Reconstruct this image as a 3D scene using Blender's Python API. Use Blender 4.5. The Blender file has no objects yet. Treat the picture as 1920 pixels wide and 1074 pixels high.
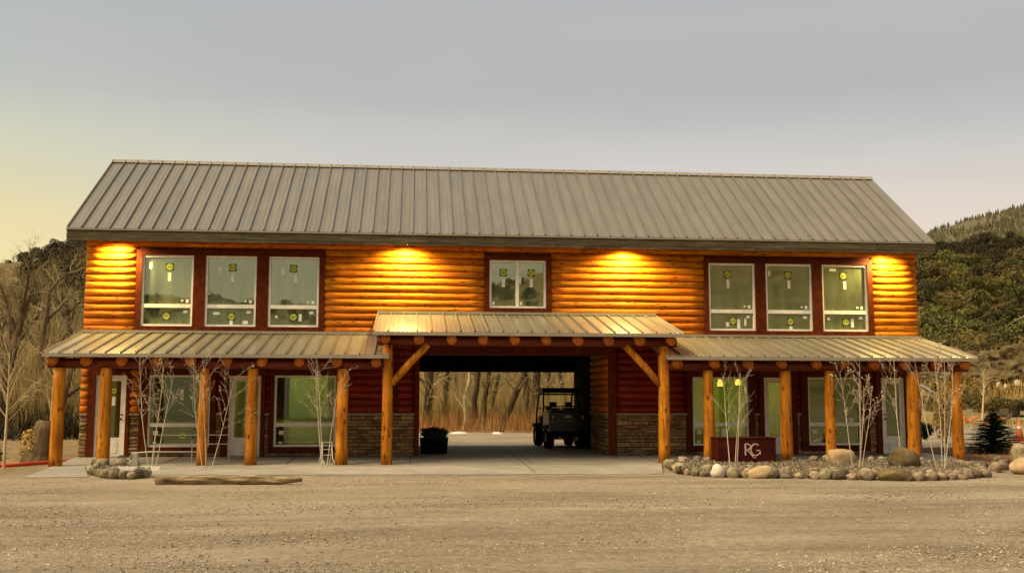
import bpy, math, random
import numpy as np
from math import sin, cos, pi, radians, tan, atan2, hypot
from mathutils import Vector, Matrix, noise

S = bpy.context.scene
COL = S.collection
# ------------------------------------------------------------------ camera, sky, sun, exposure
FPX, YAW, PITCH, ROLL, CH, CD = 1927.56, 0.0971696, 0.1059529, 0.0016989, 1.604876, 28.21501
fw = Vector((sin(YAW)*cos(PITCH), cos(YAW)*cos(PITCH), sin(PITCH)))
rt0 = Vector((cos(YAW), -sin(YAW), 0)); up0 = rt0.cross(fw)
rt = rt0*cos(ROLL) + up0*sin(ROLL); upv = up0*cos(ROLL) - rt0*sin(ROLL)
CAM = Vector((0, -CD, CH))
cam = bpy.data.cameras.new('camera'); co = bpy.data.objects.new('camera', cam); COL.objects.link(co)
cam.sensor_width = 36; cam.lens = 36*FPX/1920; cam.clip_start = .1; cam.clip_end = 6000
co.matrix_world = Matrix(((rt.x, upv.x, -fw.x, CAM.x), (rt.y, upv.y, -fw.y, CAM.y), (rt.z, upv.z, -fw.z, CAM.z), (0, 0, 0, 1)))
S.camera = co

SUN_AZ, SUN_EL = radians(-114), radians(50)       # azimuth from +Y towards +X; low soft light from the left, behind the viewer
wd = bpy.data.worlds.new('World'); S.world = wd; wd.use_nodes = True
nt = wd.node_tree; nt.nodes.clear(); N = nt.nodes.new; L = nt.links.new
out = N('ShaderNodeOutputWorld'); bgn = N('ShaderNodeBackground'); bgg = N('ShaderNodeBackground'); add = N('ShaderNodeAddShader')
sky = N('ShaderNodeTexSky'); sky.sky_type = 'NISHITA'; sky.sun_disc = False
sky.sun_elevation = SUN_EL; sky.sun_rotation = SUN_AZ % (2*pi); sky.dust_density = 3
L(sky.outputs[0], bgn.inputs[0]); bgn.inputs[1].default_value = 0.012
tc = N('ShaderNodeTexCoord'); sep = N('ShaderNodeSeparateXYZ'); L(tc.outputs['Generated'], sep.inputs[0])
def ramp(nodes, stops, interp='LINEAR'):
    r = nodes.new('ShaderNodeValToRGB'); r.color_ramp.interpolation = interp
    e = r.color_ramp.elements
    while len(e) > 1: e.remove(e[-1])
    e[0].position = stops[0][0]; e[0].color = (*stops[0][1], 1)
    for p, c in stops[1:]:
        q = e.new(p); q.color = (*c, 1)
    return r
rC = ramp(nt.nodes, [(0, (.34, .27, .20)), (.06, (.62, .51, .40)), (.15, (.66, .55, .45)), (.19, (.585, .52, .45)), (.223, (.50, .475, .44)), (.28, (.395, .385, .365)), (.36, (.372, .374, .372)), (1, (.42, .44, .46))])
rL = ramp(nt.nodes, [(0, (.40, .31, .13)), (.10, (.76, .64, .29)), (.16, (.69, .59, .30)), (.21, (.55, .53, .36)), (.27, (.43, .44, .39)), (.36, (.37, .38, .38)), (1, (.42, .44, .46))])
L(sep.outputs[2], rC.inputs[0]); L(sep.outputs[2], rL.inputs[0])
dt = N('ShaderNodeVectorMath'); dt.operation = 'DOT_PRODUCT'; L(tc.outputs['Generated'], dt.inputs[0])
dt.inputs[1].default_value = (sin(radians(-62)), cos(radians(-62)), 0)
mr = N('ShaderNodeMapRange'); mr.interpolation_type = 'SMOOTHSTEP'; L(dt.outputs['Value'], mr.inputs[0]); mr.inputs[1].default_value = .46; mr.inputs[2].default_value = .80
mx = N('ShaderNodeMix'); mx.data_type = 'RGBA'; L(mr.outputs[0], mx.inputs[0]); L(rC.outputs[0], mx.inputs[6]); L(rL.outputs[0], mx.inputs[7])
cn = N('ShaderNodeTexNoise'); cm = N('ShaderNodeMapping'); cm.inputs['Scale'].default_value = (1.2, 1.2, 7); L(tc.outputs['Generated'], cm.inputs[0]); L(cm.outputs[0], cn.inputs['Vector']); cn.inputs['Scale'].default_value = 1.6; cn.inputs['Detail'].default_value = 5
cr_ = ramp(nt.nodes, [(.3, (.955, .955, .965)), (.7, (1.045, 1.04, 1.03))]); L(cn.outputs['Fac'], cr_.inputs[0])
cx_ = N('ShaderNodeMix'); cx_.data_type = 'RGBA'; cx_.blend_type = 'MULTIPLY'; cx_.inputs[0].default_value = 1; L(mx.outputs[2], cx_.inputs[6]); L(cr_.outputs[0], cx_.inputs[7]); L(cx_.outputs[2], bgg.inputs[0]); bgg.inputs[1].default_value = 1.0
L(bgn.outputs[0], add.inputs[0]); L(bgg.outputs[0], add.inputs[1]); L(add.outputs[0], out.inputs[0])

sl = bpy.data.lights.new('sun', 'SUN'); so = bpy.data.objects.new('sun', sl); COL.objects.link(so)
sl.energy = 4.3; sl.angle = radians(42); sl.color = (1, .80, .50)
sd = Vector((sin(SUN_AZ)*cos(SUN_EL), cos(SUN_AZ)*cos(SUN_EL), sin(SUN_EL)))
so.rotation_euler = sd.to_track_quat('Z', 'Y').to_euler(); so.location = (-20, -20, 30)
vs = S.view_settings; vs.view_transform = 'Standard'; vs.look = 'None'; vs.exposure = 0.24; vs.gamma = 1; vs.use_curve_mapping = False
try:
    S.cycles.max_bounces = 8; S.cycles.transparent_max_bounces = 10; S.cycles.sample_clamp_indirect = 4; S.cycles.use_denoising = True; S.cycles.caustics_reflective = False; S.cycles.caustics_refractive = False
except Exception: pass

# ------------------------------------------------------------------ helpers
def ray(u, v): return fw + (u-960)/FPX*rt - (v-537)/FPX*upv
def atY(u, v, y=0.):
    d = ray(u, v); return CAM + d*((y-CAM.y)/d.y)
def gz(y): return 0. if y > 0 else max(.02*y, -.13)
def atG(u, v):
    d = ray(u, v); z = 0.
    for _ in range(8):
        p = CAM + d*((z-CAM.z)/d.z); z = gz(p.y)
    return Vector((p.x, p.y, z))
R = random.Random(7)

class MB:
    def __init__(s): s.v = []; s.f = []; s.m = []
    def add(s, vs, fs, m=0):
        o = len(s.v); s.v += [tuple(a) for a in vs]; s.f += [tuple(i+o for i in f) for f in fs]; s.m += [m]*len(fs)
    def box(s, x0, x1, y0, y1, z0, z1, m=0):
        s.add([(x, y, z) for z in (z0, z1) for y in (y0, y1) for x in (x0, x1)], [(0, 2, 3, 1), (4, 5, 7, 6), (0, 1, 5, 4), (2, 6, 7, 3), (0, 4, 6, 2), (1, 3, 7, 5)], m)
    def tube(s, pts, rad, n=8, cap=True, m=0, fr=None):
        pts = [Vector(p) for p in pts]; K = len(pts); o = len(s.v)
        if not hasattr(rad, '__len__'): rad = [rad]*K
        d0 = (pts[-1]-pts[0]).normalized() if (pts[-1]-pts[0]).length > 1e-6 else Vector((0, 0, 1))
        a = d0.cross(Vector((0, 0, 1)))
        if a.length < .2: a = d0.cross(Vector((1, 0, 0)))
        a.normalize()
        for i, p in enumerate(pts):
            d = (pts[min(i+1, K-1)]-pts[max(i-1, 0)]).normalized()
            a = (a-d*a.dot(d)).normalized(); b = d.cross(a)
            for k in range(n):
                t = 2*pi*k/n; q = p+(a*cos(t)+b*sin(t))*rad[i]; s.v.append((q.x, q.y, q.z))
        for i in range(K-1):
            for k in range(n):
                s.f.append((o+i*n+k, o+i*n+(k+1) % n, o+(i+1)*n+(k+1) % n, o+(i+1)*n+k)); s.m.append(m)
        if cap:
            s.f.append(tuple(o+k for k in reversed(range(n)))); s.m.append(m); s.f.append(tuple(o+(K-1)*n+k for k in range(n))); s.m.append(m)
    def lathe(s, prof, c=(0, 0, 0), n=16, m=0):
        o = len(s.v); K = len(prof)
        for r, z in prof:
            for k in range(n): s.v.append((c[0]+r*cos(2*pi*k/n), c[1]+r*sin(2*pi*k/n), c[2]+z))
        for i in range(K-1):
            for k in range(n): s.f.append((o+i*n+k, o+i*n+(k+1) % n, o+(i+1)*n+(k+1) % n, o+(i+1)*n+k)); s.m.append(m)
        s.f.append(tuple(o+k for k in reversed(range(n)))); s.m.append(m); s.f.append(tuple(o+(K-1)*n+k for k in range(n))); s.m.append(m)
    def prism(s, poly, axis, a0, a1, m=0):
        n = len(poly)
        def P(p, a): return {'x': (a, p[0], p[1]), 'y': (p[0], a, p[1]), 'z': (p[0], p[1], a)}[axis]
        s.add([P(p, a0) for p in poly]+[P(p, a1) for p in poly], [tuple(reversed(range(n))), tuple(range(n, 2*n))]+[(i, (i+1) % n, n+(i+1) % n, n+i) for i in range(n)], m)
    def mesh(s, name, mats, smooth=False):
        me = bpy.data.meshes.new(name); me.from_pydata(s.v, [], s.f)
        if not isinstance(mats, (list, tuple)): mats = [mats]
        for m in mats: me.materials.append(m)
        if len(mats) > 1: me.polygons.foreach_set('material_index', s.m)
        if smooth: me.polygons.foreach_set('use_smooth', [True]*len(me.polygons))
        me.update(); return me
    def build(s, name, mats, parent=None, smooth=False, loc=None):
        o = bpy.data.objects.new(name, s.mesh(name, mats, smooth)); COL.objects.link(o)
        if parent: o.parent = parent
        if loc is not None: o.location = loc
        return o
def tag(o, label=None, cat=None, group=None, kind=None):
    if label: o['label'] = label
    if cat: o['category'] = cat
    if group: o['group'] = group
    if kind: o['kind'] = kind
    return o
def empty(name, loc=(0, 0, 0), parent=None, rz=0):
    o = bpy.data.objects.new(name, None); COL.objects.link(o); o.location = loc; o.rotation_euler.z = rz
    if parent: o.parent = parent
    return o
def inst(name, me, parent=None, loc=(0, 0, 0), rot=(0, 0, 0), sc=(1, 1, 1)):
    o = bpy.data.objects.new(name, me); COL.objects.link(o); o.location = loc; o.rotation_euler = rot; o.scale = sc
    if parent: o.parent = parent
    return o

# ------------------------------------------------------------------ materials
def nmat(name, stops, scale=(1, 1, 1), ns=3., det=6., nr=.6, coord='POS', rough=.7, bump=.2, bscale=None, rnd=0., hue=0., spec=.3, knots=None, metal=0., dist=0., big=None, bdist=.02, roff=40.):
    m = bpy.data.materials.new(name); m.use_nodes = True; t = m.node_tree; n = t.nodes; l = t.links.new
    b = n['Principled BSDF']; b.inputs['Roughness'].default_value = rough; b.inputs['Specular IOR Level'].default_value = spec; b.inputs['Metallic'].default_value = metal
    if coord == 'POS': src = n.new('ShaderNodeNewGeometry').outputs['Position']
    else: src = n.new('ShaderNodeTexCoord').outputs['Object']
    oi = n.new('ShaderNodeObjectInfo')
    off = n.new('ShaderNodeVectorMath'); off.operation = 'SCALE'; off.inputs[0].default_value = (1, .7, .4)
    mu = n.new('ShaderNodeMath'); mu.operation = 'MULTIPLY'; l(oi.outputs['Random'], mu.inputs[0]); mu.inputs[1].default_value = roff; l(mu.outputs[0], off.inputs['Scale'])
    ad = n.new('ShaderNodeVectorMath'); ad.operation = 'ADD'; l(src, ad.inputs[0]); l(off.outputs[0], ad.inputs[1])
    mp = n.new('ShaderNodeMapping'); mp.inputs['Scale'].default_value = scale; l(ad.outputs[0], mp.inputs['Vector'])
    no = n.new('ShaderNodeTexNoise'); no.inputs['Scale'].default_value = ns; no.inputs['Detail'].default_value = det; no.inputs['Roughness'].default_value = nr; no.inputs['Distortion'].default_value = dist
    l(mp.outputs[0], no.inputs['Vector'])
    r = ramp(n, stops); l(no.outputs['Fac'], r.inputs[0]); col = r.outputs[0]
    if knots:
        kp = n.new('ShaderNodeMapping'); kp.inputs['Scale'].default_value = knots[0]; l(ad.outputs[0], kp.inputs['Vector'])
        vo = n.new('ShaderNodeTexVoronoi'); vo.inputs['Scale'].default_value = 1; l(kp.outputs[0], vo.inputs['Vector'])
        rr = ramp(n, [(0, (1, 1, 1)), (knots[1]*.5, (.8, .8, .8)), (knots[1], (0, 0, 0))]); l(vo.outputs['Distance'], rr.inputs[0])
        km = n.new('ShaderNodeMix'); km.data_type = 'RGBA'; l(rr.outputs[0], km.inputs[0]); l(col, km.inputs[6]); km.inputs[7].default_value = (*knots[2], 1); col = km.outputs[2]
    if big:
        bn = n.new('ShaderNodeTexNoise'); bn.inputs['Scale'].default_value = big[0]; bn.inputs['Detail'].default_value = 4; l(ad.outputs[0], bn.inputs['Vector'])
        br = ramp(n, [(.35, (big[1],)*3), (.65, (big[2],)*3)]); l(bn.outputs['Fac'], br.inputs[0])
        bm_ = n.new('ShaderNodeMix'); bm_.data_type = 'RGBA'; bm_.blend_type = 'MULTIPLY'; bm_.inputs[0].default_value = 1; l(col, bm_.inputs[6]); l(br.outputs[0], bm_.inputs[7]); col = bm_.outputs[2]
    if rnd or hue:
        hs = n.new('ShaderNodeHueSaturation'); l(col, hs.inputs['Color'])
        m1 = n.new('ShaderNodeMapRange'); l(oi.outputs['Random'], m1.inputs[0]); m1.inputs[3].default_value = 1-rnd; m1.inputs[4].default_value = 1+rnd; l(m1.outputs[0], hs.inputs['Value'])
        if hue:
            fr = n.new('ShaderNodeMath'); fr.operation = 'MULTIPLY'; l(oi.outputs['Random'], fr.inputs[0]); fr.inputs[1].default_value = 7.31
            f2 = n.new('ShaderNodeMath'); f2.operation = 'FRACT'; l(fr.outputs[0], f2.inputs[0])
            m2 = n.new('ShaderNodeMapRange'); l(f2.outputs[0], m2.inputs[0]); m2.inputs[3].default_value = .5-hue; m2.inputs[4].default_value = .5+hue; l(m2.outputs[0], hs.inputs['Hue'])
        col = hs.outputs[0]
    l(col, b.inputs['Base Color'])
    if bump:
        bu = n.new('ShaderNodeBump'); bu.inputs['Strength'].default_value = bump; bu.inputs['Distance'].default_value = bdist
        if bscale:
            n2 = n.new('ShaderNodeTexNoise'); n2.inputs['Scale'].default_value = bscale; n2.inputs['Detail'].default_value = 5; l(mp.outputs[0], n2.inputs['Vector']); l(n2.outputs['Fac'], bu.inputs['Height'])
        else: l(no.outputs['Fac'], bu.inputs['Height'])
        l(bu.outputs[0], b.inputs['Normal'])
    return m
def plain(name, c, rough=.6, spec=.3, emit=None, es=0, metal=0.):
    m = bpy.data.materials.new(name); m.use_nodes = True; b = m.node_tree.nodes['Principled BSDF']
    t = m.node_tree; n = t.nodes; l = t.links.new
    no = n.new('ShaderNodeTexNoise'); no.inputs['Scale'].default_value = 9; no.inputs['Detail'].default_value = 5
    g = n.new('ShaderNodeNewGeometry'); l(g.outputs['Position'], no.inputs['Vector'])
    r = ramp(n, [(.3, tuple(x*.86 for x in c)), (.7, tuple(min(1, x*1.1) for x in c))]); l(no.outputs['Fac'], r.inputs[0]); l(r.outputs[0], b.inputs['Base Color'])
    b.inputs['Roughness'].default_value = rough; b.inputs['Specular IOR Level'].default_value = spec; b.inputs['Metallic'].default_value = metal
    if emit: b.inputs['Emission Color'].default_value = (*emit, 1); b.inputs['Emission Strength'].default_value = es
    return m
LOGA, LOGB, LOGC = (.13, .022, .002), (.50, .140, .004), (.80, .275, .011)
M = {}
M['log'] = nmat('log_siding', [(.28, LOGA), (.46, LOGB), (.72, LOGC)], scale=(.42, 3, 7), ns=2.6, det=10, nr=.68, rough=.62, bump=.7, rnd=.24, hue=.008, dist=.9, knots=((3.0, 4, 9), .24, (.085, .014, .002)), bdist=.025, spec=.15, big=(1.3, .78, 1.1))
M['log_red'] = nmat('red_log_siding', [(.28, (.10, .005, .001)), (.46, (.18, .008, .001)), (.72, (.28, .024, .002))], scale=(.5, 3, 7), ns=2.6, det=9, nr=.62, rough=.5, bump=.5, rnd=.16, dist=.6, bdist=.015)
M['log_v'] = nmat('post_wood', [(.28, (.14, .03, .003)), (.47, (.46, .150, .008)), (.72, (.78, .33, .022))], scale=(6, 6, .5), ns=2.4, det=10, nr=.7, rough=.62, bump=.8, spec=.15, big=(1.6, .72, 1.12), rnd=.12, dist=.8, knots=((6, 6, 3.2), .27, (.10, .018, .003)), bdist=.02)
M['log_y'] = nmat('rafter_wood', [(.3, (.22, .05, .005)), (.5, (.48, .13, .010)), (.75, (.66, .22, .02))], scale=(9, 1, 9), ns=2.0, det=8, rough=.55, bump=.5, rnd=.2)
M['red'] = nmat('red_stained_board', [(.3, (.060, .009, .001)), (.55, (.115, .019, .002)), (.8, (.17, .034, .004))], scale=(2, 2, 2), ns=3, det=8, rough=.6, bump=.2, rnd=.12, spec=.1)
M['beam'] = nmat('beam_wood', [(.3, (.06, .008, .001)), (.55, (.14, .02, .002)), (.8, (.22, .042, .004))], scale=(.7, 5, 5), ns=2.4, det=8, rough=.55, bump=.4)
M['fascia'] = nmat('weathered_fascia', [(.25, (.022, .016, .006)), (.5, (.075, .058, .026)), (.78, (.19, .155, .085))], scale=(.8, 4, 12), ns=2.2, det=9, nr=.7, rough=.75, bump=.5, rnd=.22)
M['soffit'] = nmat('soffit_boards', [(.3, (.08, .014, .003)), (.7, (.17, .035, .007))], scale=(.6, 4, 4), ns=2, rough=.6)
M['dark'] = nmat('dark_ceiling', [(.3, (.010, .003, .0015)), (.7, (.022, .006, .002))], rough=.95, spec=.05)  # near-black boards; on the passage wall this colour stands in for shade
M['roof'] = nmat('roof_metal', [(.3, (.205, .175, .12)), (.7, (.285, .246, .174))], scale=(14, .35, .35), ns=1.6, det=6, rough=.33, bump=.05, rnd=.05, spec=1., big=(.6, .93, 1.06), metal=.35)
M['flash'] = nmat('flashing_metal', [(.3, (.24, .205, .145)), (.7, (.31, .27, .19))], rough=.45, bump=.05, spec=.5)
M['vinyl'] = plain('white_vinyl', (.88, .83, .70), .35)
M['doorwhite'] = plain('white_door_paint', (.80, .75, .60), .4)
M['stone'] = nmat('ledge_stone', [(.25, (.13, .072, .024)), (.5, (.26, .16, .062)), (.78, (.40, .28, .13))], ns=9, det=8, rough=.85, bump=.6, rnd=.42, hue=.025)
M['mortar'] = nmat('mortar', [(.3, (.07, .045, .022)), (.7, (.12, .08, .04))], ns=20, rough=.9)
M['cap'] = nmat('stone_cap', [(.3, (.24, .18, .11)), (.7, (.36, .28, .18))], ns=12, rough=.85)
M['concrete'] = nmat('concrete', [(.25, (.26, .22, .16)), (.5, (.36, .315, .235)), (.75, (.44, .39, .30))], ns=2.0, det=10, nr=.7, rough=.85, bump=.15, bscale=60, big=(.35, .80, 1.08))
M['wall'] = nmat('drywall', [(.3, (.34, .36, .22)), (.7, (.44, .46, .29))], ns=1.2, rough=.9, bump=0)
M['green'] = nmat('green_board', [(.3, (.30, .44, .07)), (.7, (.40, .54, .10))], ns=1.2, rough=.9, bump=0)
M['black'] = plain('black_plastic', (.004, .004, .004), .5, .2)
M['blackgloss'] = plain('black_paint', (.004, .004, .004), .3, .35)
M['rubber'] = plain('tyre_rubber', (.010, .010, .010), .85, .1)
M['chrome'] = plain('bright_metal', (.6, .58, .52), .25, .5, metal=1.)
M['white'] = plain('white_paper', (.80, .80, .66), .7)
M['yellow'] = plain('yellow_print', (.50, .52, .06), .7)
M['darkprint'] = plain('dark_print', (.035, .05, .015), .7)
M['rust'] = nmat('rusted_red_steel', [(.3, (.034, .004, .002)), (.55, (.058, .007, .003)), (.8, (.10, .016, .006))], ns=3, rough=.65, bump=.15, spec=.12)
M['letter'] = plain('pale_letter', (.58, .40, .34), .5)
M['rock'] = nmat('river_rock', [(.25, (.10, .072, .038)), (.5, (.215, .163, .095)), (.78, (.38, .305, .20))], coord='OBJ', ns=4, det=9, rough=.85, bump=.7, rnd=.55, hue=.02)
M['tanrock'] = nmat('tan_boulder', [(.25, (.26, .17, .08)), (.5, (.42, .29, .15)), (.78, (.56, .42, .24))], coord='OBJ', ns=3, det=9, rough=.85, bump=.7)
M['mossrock'] = nmat('mossy_boulder', [(.25, (.05, .032, .012)), (.5, (.13, .088, .035)), (.62, (.17, .13, .05)), (.8, (.40, .36, .20))], coord='OBJ', ns=2.6, det=9, rough=.9, bump=.8)
M['aspen'] = nmat('pale_bark', [(.3, (.30, .23, .13)), (.5, (.56, .47, .32)), (.8, (.72, .63, .46))], scale=(3, 3, 9), ns=3, rough=.8)
M['leafred'] = plain('dry_leaf', (.42, .22, .09), .8)
M['leafpale'] = plain('pale_leaf', (.62, .52, .32), .8)
M['bark'] = nmat('cottonwood_bark', [(.3, (.045, .028, .012)), (.6, (.13, .085, .036)), (.85, (.26, .19, .09))], scale=(5, 5, 1), ns=2, rough=.9, bump=.8, bdist=.05, rnd=.25)
M['darkbark'] = nmat('grove_bark', [(.3, (.022, .012, .005)), (.6, (.07, .042, .016)), (.85, (.15, .10, .04))], scale=(5, 5, 1), ns=2, rough=.9, bump=.8, bdist=.05)
M['twig'] = nmat('twig_bark', [(.3, (.20, .145, .06)), (.7, (.46, .36, .165))], ns=.6, rough=.9, bump=0, rnd=.22)
M['paletwig'] = nmat('pale_twig_bark', [(.3, (.40, .30, .15)), (.7, (.62, .50, .29))], ns=2, rough=.9, bump=0)
M['driftwood'] = nmat('weathered_log', [(.3, (.035, .02, .008)), (.48, (.20, .135, .06)), (.7, (.50, .40, .24))], scale=(.7, 7, 7), ns=2.5, det=9, rough=.9, bump=.9, bdist=.03)
M['needle'] = nmat('spruce_needle', [(.3, (.010, .022, .010)), (.6, (.030, .050, .022)), (.85, (.06, .085, .04))], ns=7, rough=.7, bump=0)
M['juniper'] = nmat('juniper_leaf', [(.3, (.030, .027, .006)), (.5, (.080, .070, .013)), (.8, (.17, .14, .03))], ns=.9, det=5, rough=.85, bump=0, rnd=.6, hue=.03)
M['goldjuniper'] = nmat('autumn_scrub_leaf', [(.3, (.06, .042, .009)), (.5, (.145, .105, .022)), (.8, (.26, .20, .05))], ns=.9, det=5, rough=.85, bump=0, rnd=.35)
M['dkjuniper'] = nmat('dark_conifer_leaf', [(.3, (.026, .020, .007)), (.6, (.065, .050, .017)), (.85, (.12, .092, .035))], ns=.9, rough=.85, bump=0, rnd=.35)
M['gold'] = nmat('golden_scrub', [(.3, (.20, .12, .028)), (.6, (.44, .29, .075)), (.85, (.64, .47, .16))], ns=3, rough=.9, bump=0, rnd=.3)
M['reed'] = nmat('willow_stem', [(.3, (.16, .055, .012)), (.5, (.36, .16, .04)), (.7, (.50, .32, .11)), (.85, (.62, .46, .20))], ns=.9, rough=.9, bump=0)
M['tawny'] = nmat('tawny_brush', [(.3, (.22, .145, .045)), (.55, (.42, .30, .105)), (.85, (.60, .46, .19))], ns=.8, rough=.9, bump=0)
M['snow'] = plain('snow', (.66, .60, .50), .8)
M['cliff'] = nmat('ochre_cliff', [(.25, (.055, .036, .012)), (.5, (.145, .10, .038)), (.78, (.32, .24, .105))], scale=(1, 1, .22), ns=.9, det=10, nr=.7, rough=.95, bump=1, bdist=.6)
M['orange'] = plain('orange_plastic', (.60, .15, .04), .6)
M['redhose'] = plain('red_plastic', (.62, .06, .03), .45)
M['grey'] = plain('galvanised_metal', (.34, .32, .26), .45, .5)
M['pebble'] = nmat('gravel_pebble', [(.32, (.07, .048, .024)), (.48, (.27, .215, .135)), (.66, (.54, .47, .36))], ns=23, det=2, rough=.9, bump=0)
M['housepaint'] = plain('pale_house_paint', (.80, .78, .66), .7)
M['housewindow'] = plain('house_window_glass', (.05, .06, .05), .2, .5)
M['greyroof'] = plain('grey_shed_roof', (.36, .33, .30), .6)

# gravel ground: fine grain, streaks along the drive, dusty and stony zones, dry earth beyond the yard
def ground_mat():
    m = bpy.data.materials.new('gravel_ground'); m.use_nodes = True; t = m.node_tree; n = t.nodes; l = t.links.new; b = n['Principled BSDF']
    b.inputs['Roughness'].default_value = .95; b.inputs['Specular IOR Level'].default_value = .1
    g = n.new('ShaderNodeNewGeometry')
    def nz(sc, det, scale=(1, 1, 1), rough=.6):
        mp = n.new('ShaderNodeMapping'); mp.inputs['Scale'].default_value = scale; l(g.outputs['Position'], mp.inputs['Vector'])
        x = n.new('ShaderNodeTexNoise'); x.inputs['Scale'].default_value = sc; x.inputs['Detail'].default_value = det; x.inputs['Roughness'].default_value = rough; l(mp.outputs[0], x.inputs['Vector']); return x
    fine = nz(13, 10, rough=.85); streak = nz(1, 9, (.16, 1.1, 1), .72); patch = nz(.5, 8, (.4, 1, 1), .7)
    r1 = ramp(n, [(.33, (.065, .044, .020)), (.46, (.275, .220, .146)), (.56, (.345, .282, .194)), (.70, (.54, .455, .33))]); l(fine.outputs['Fac'], r1.inputs[0])
    r2 = ramp(n, [(.30, (.66, .66, .67)), (.46, (.95,)*3), (.56, (1,)*3), (.68, (1.25, 1.25, 1.23))]); l(streak.outputs['Fac'], r2.inputs[0])
    r3 = ramp(n, [(.35, (.76, .74, .70)), (.62, (1.14, 1.14, 1.14))]); l(patch.outputs['Fac'], r3.inputs[0])
    def mulc(a, c):
        x = n.new('ShaderNodeMix'); x.data_type = 'RGBA'; x.blend_type = 'MULTIPLY'; x.inputs[0].default_value = 1; l(a, x.inputs[6]); l(c, x.inputs[7]); return x.outputs[2]
    c = mulc(mulc(r1.outputs[0], r2.outputs[0]), r3.outputs[0])
    wmp = n.new('ShaderNodeMapping'); wmp.inputs['Scale'].default_value = (.05, 1, 1); wmp.inputs['Rotation'].default_value = (0, 0, .03); l(g.outputs['Position'], wmp.inputs['Vector'])
    wv = n.new('ShaderNodeTexWave'); wv.bands_direction = 'Y'; wv.inputs['Scale'].default_value = .21; wv.inputs['Distortion'].default_value = 9; wv.inputs['Detail'].default_value = 5; wv.inputs['Detail Scale'].default_value = 1.2; l(wmp.outputs[0], wv.inputs['Vector'])
    rw = ramp(n, [(.0, (.93, .93, .93)), (.2, (.97, .97, .97)), (.35, (1.02, 1.02, 1.02)), (.5, (1, 1, 1)), (1, (1, 1, 1))]); l(wv.outputs['Fac'], rw.inputs[0]); c = mulc(c, rw.outputs[0])
    # dry grass and dirt away from the yard
    sp = n.new('ShaderNodeSeparateXYZ'); l(g.outputs['Position'], sp.inputs[0])
    ea = nz(3, 8); rg = ramp(n, [(.3, (.13, .085, .035)), (.5, (.24, .165, .075)), (.75, (.36, .27, .14))]); l(ea.outputs['Fac'], rg.inputs[0])
    mrx = n.new('ShaderNodeMapRange'); l(sp.outputs[0], mrx.inputs[0]); mrx.inputs[1].default_value = -8.2; mrx.inputs[2].default_value = -9.6
    mry = n.new('ShaderNodeMapRange'); l(sp.outputs[1], mry.inputs[0]); mry.inputs[1].default_value = -7.2; mry.inputs[2].default_value = -4.5
    mm = n.new('ShaderNodeMath'); mm.operation = 'MULTIPLY'; l(mrx.outputs[0], mm.inputs[0]); l(mry.outputs[0], mm.inputs[1])
    x = n.new('ShaderNodeMix'); x.data_type = 'RGBA'; l(mm.outputs[0], x.inputs[0]); l(c, x.inputs[6]); l(rg.outputs[0], x.inputs[7])
    l(x.outputs[2], b.inputs['Base Color'])
    bu = n.new('ShaderNodeBump'); bu.inputs['Strength'].default_value = .8; bu.inputs['Distance'].default_value = .03; l(fine.outputs['Fac'], bu.inputs['Height']); l(bu.outputs[0], b.inputs['Normal'])
    return m
M['ground'] = ground_mat()
M['hill'] = nmat('dry_hillside', [(.3, (.10, .070, .028)), (.5, (.20, .145, .060)), (.75, (.31, .235, .11))], ns=.12, det=10, nr=.7, rough=.95, bump=.6, bdist=.5)
M['mount'] = nmat('far_mountain_ground', [(.3, (.085, .07, .03)), (.7, (.17, .14, .068))], ns=.02, det=10, nr=.7, rough=.95, bump=0)

# window glass: greenish low-e panes, part mirror, part see-through, a diffuse green film that paints in room brightness
def glass_mat(name, refl, film, filmc, tint):
    m = bpy.data.materials.new(name); m.use_nodes = True; t = m.node_tree; n = t.nodes; l = t.links.new; n.clear()
    o = n.new('ShaderNodeOutputMaterial'); tr = n.new('ShaderNodeBsdfTransparent'); tr.inputs[0].default_value = (*tint, 1)
    gl = n.new('ShaderNodeBsdfGlossy'); gl.inputs['Roughness'].default_value = .015; gl.inputs['Color'].default_value = (.80, .90, .62, 1)
    df = n.new('ShaderNodeBsdfDiffuse'); df.inputs[0].default_value = (*filmc, 1)
    g = n.new('ShaderNodeNewGeometry'); mp = n.new('ShaderNodeMapping'); mp.inputs['Scale'].default_value = (2.2, 1, .35); l(g.outputs['Position'], mp.inputs[0])
    no = n.new('ShaderNodeTexNoise'); no.inputs['Scale'].default_value = 1.7; no.inputs['Detail'].default_value = 4; l(mp.outputs[0], no.inputs['Vector'])
    mr_ = n.new('ShaderNodeMapRange'); l(no.outputs['Fac'], mr_.inputs[0]); mr_.inputs[1].default_value = .3; mr_.inputs[2].default_value = .7; mr_.inputs[3].default_value = film*.5; mr_.inputs[4].default_value = film*1.4
    m1 = n.new('ShaderNodeMixShader'); l(mr_.outputs[0], m1.inputs[0]); l(tr.outputs[0], m1.inputs[1]); l(df.outputs[0], m1.inputs[2])
    fr = n.new('ShaderNodeFresnel'); fr.inputs[0].default_value = 1.5
    ma = n.new('ShaderNodeMath'); ma.operation = 'ADD'; l(fr.outputs[0], ma.inputs[0]); ma.inputs[1].default_value = refl; ma.use_clamp = True
    bu = n.new('ShaderNodeBump'); bu.inputs['Strength'].default_value = .05; bu.inputs['Distance'].default_value = .02; n2 = n.new('ShaderNodeTexNoise'); n2.inputs['Scale'].default_value = 1.6; l(g.outputs['Position'], n2.inputs['Vector']); l(n2.outputs['Fac'], bu.inputs['Height']); l(bu.outputs[0], gl.inputs['Normal'])
    m2 = n.new('ShaderNodeMixShader'); l(ma.outputs[0], m2.inputs[0]); l(m1.outputs[0], m2.inputs[1]); l(gl.outputs[0], m2.inputs[2]); l(m2.outputs[0], o.inputs[0])
    return m
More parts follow.
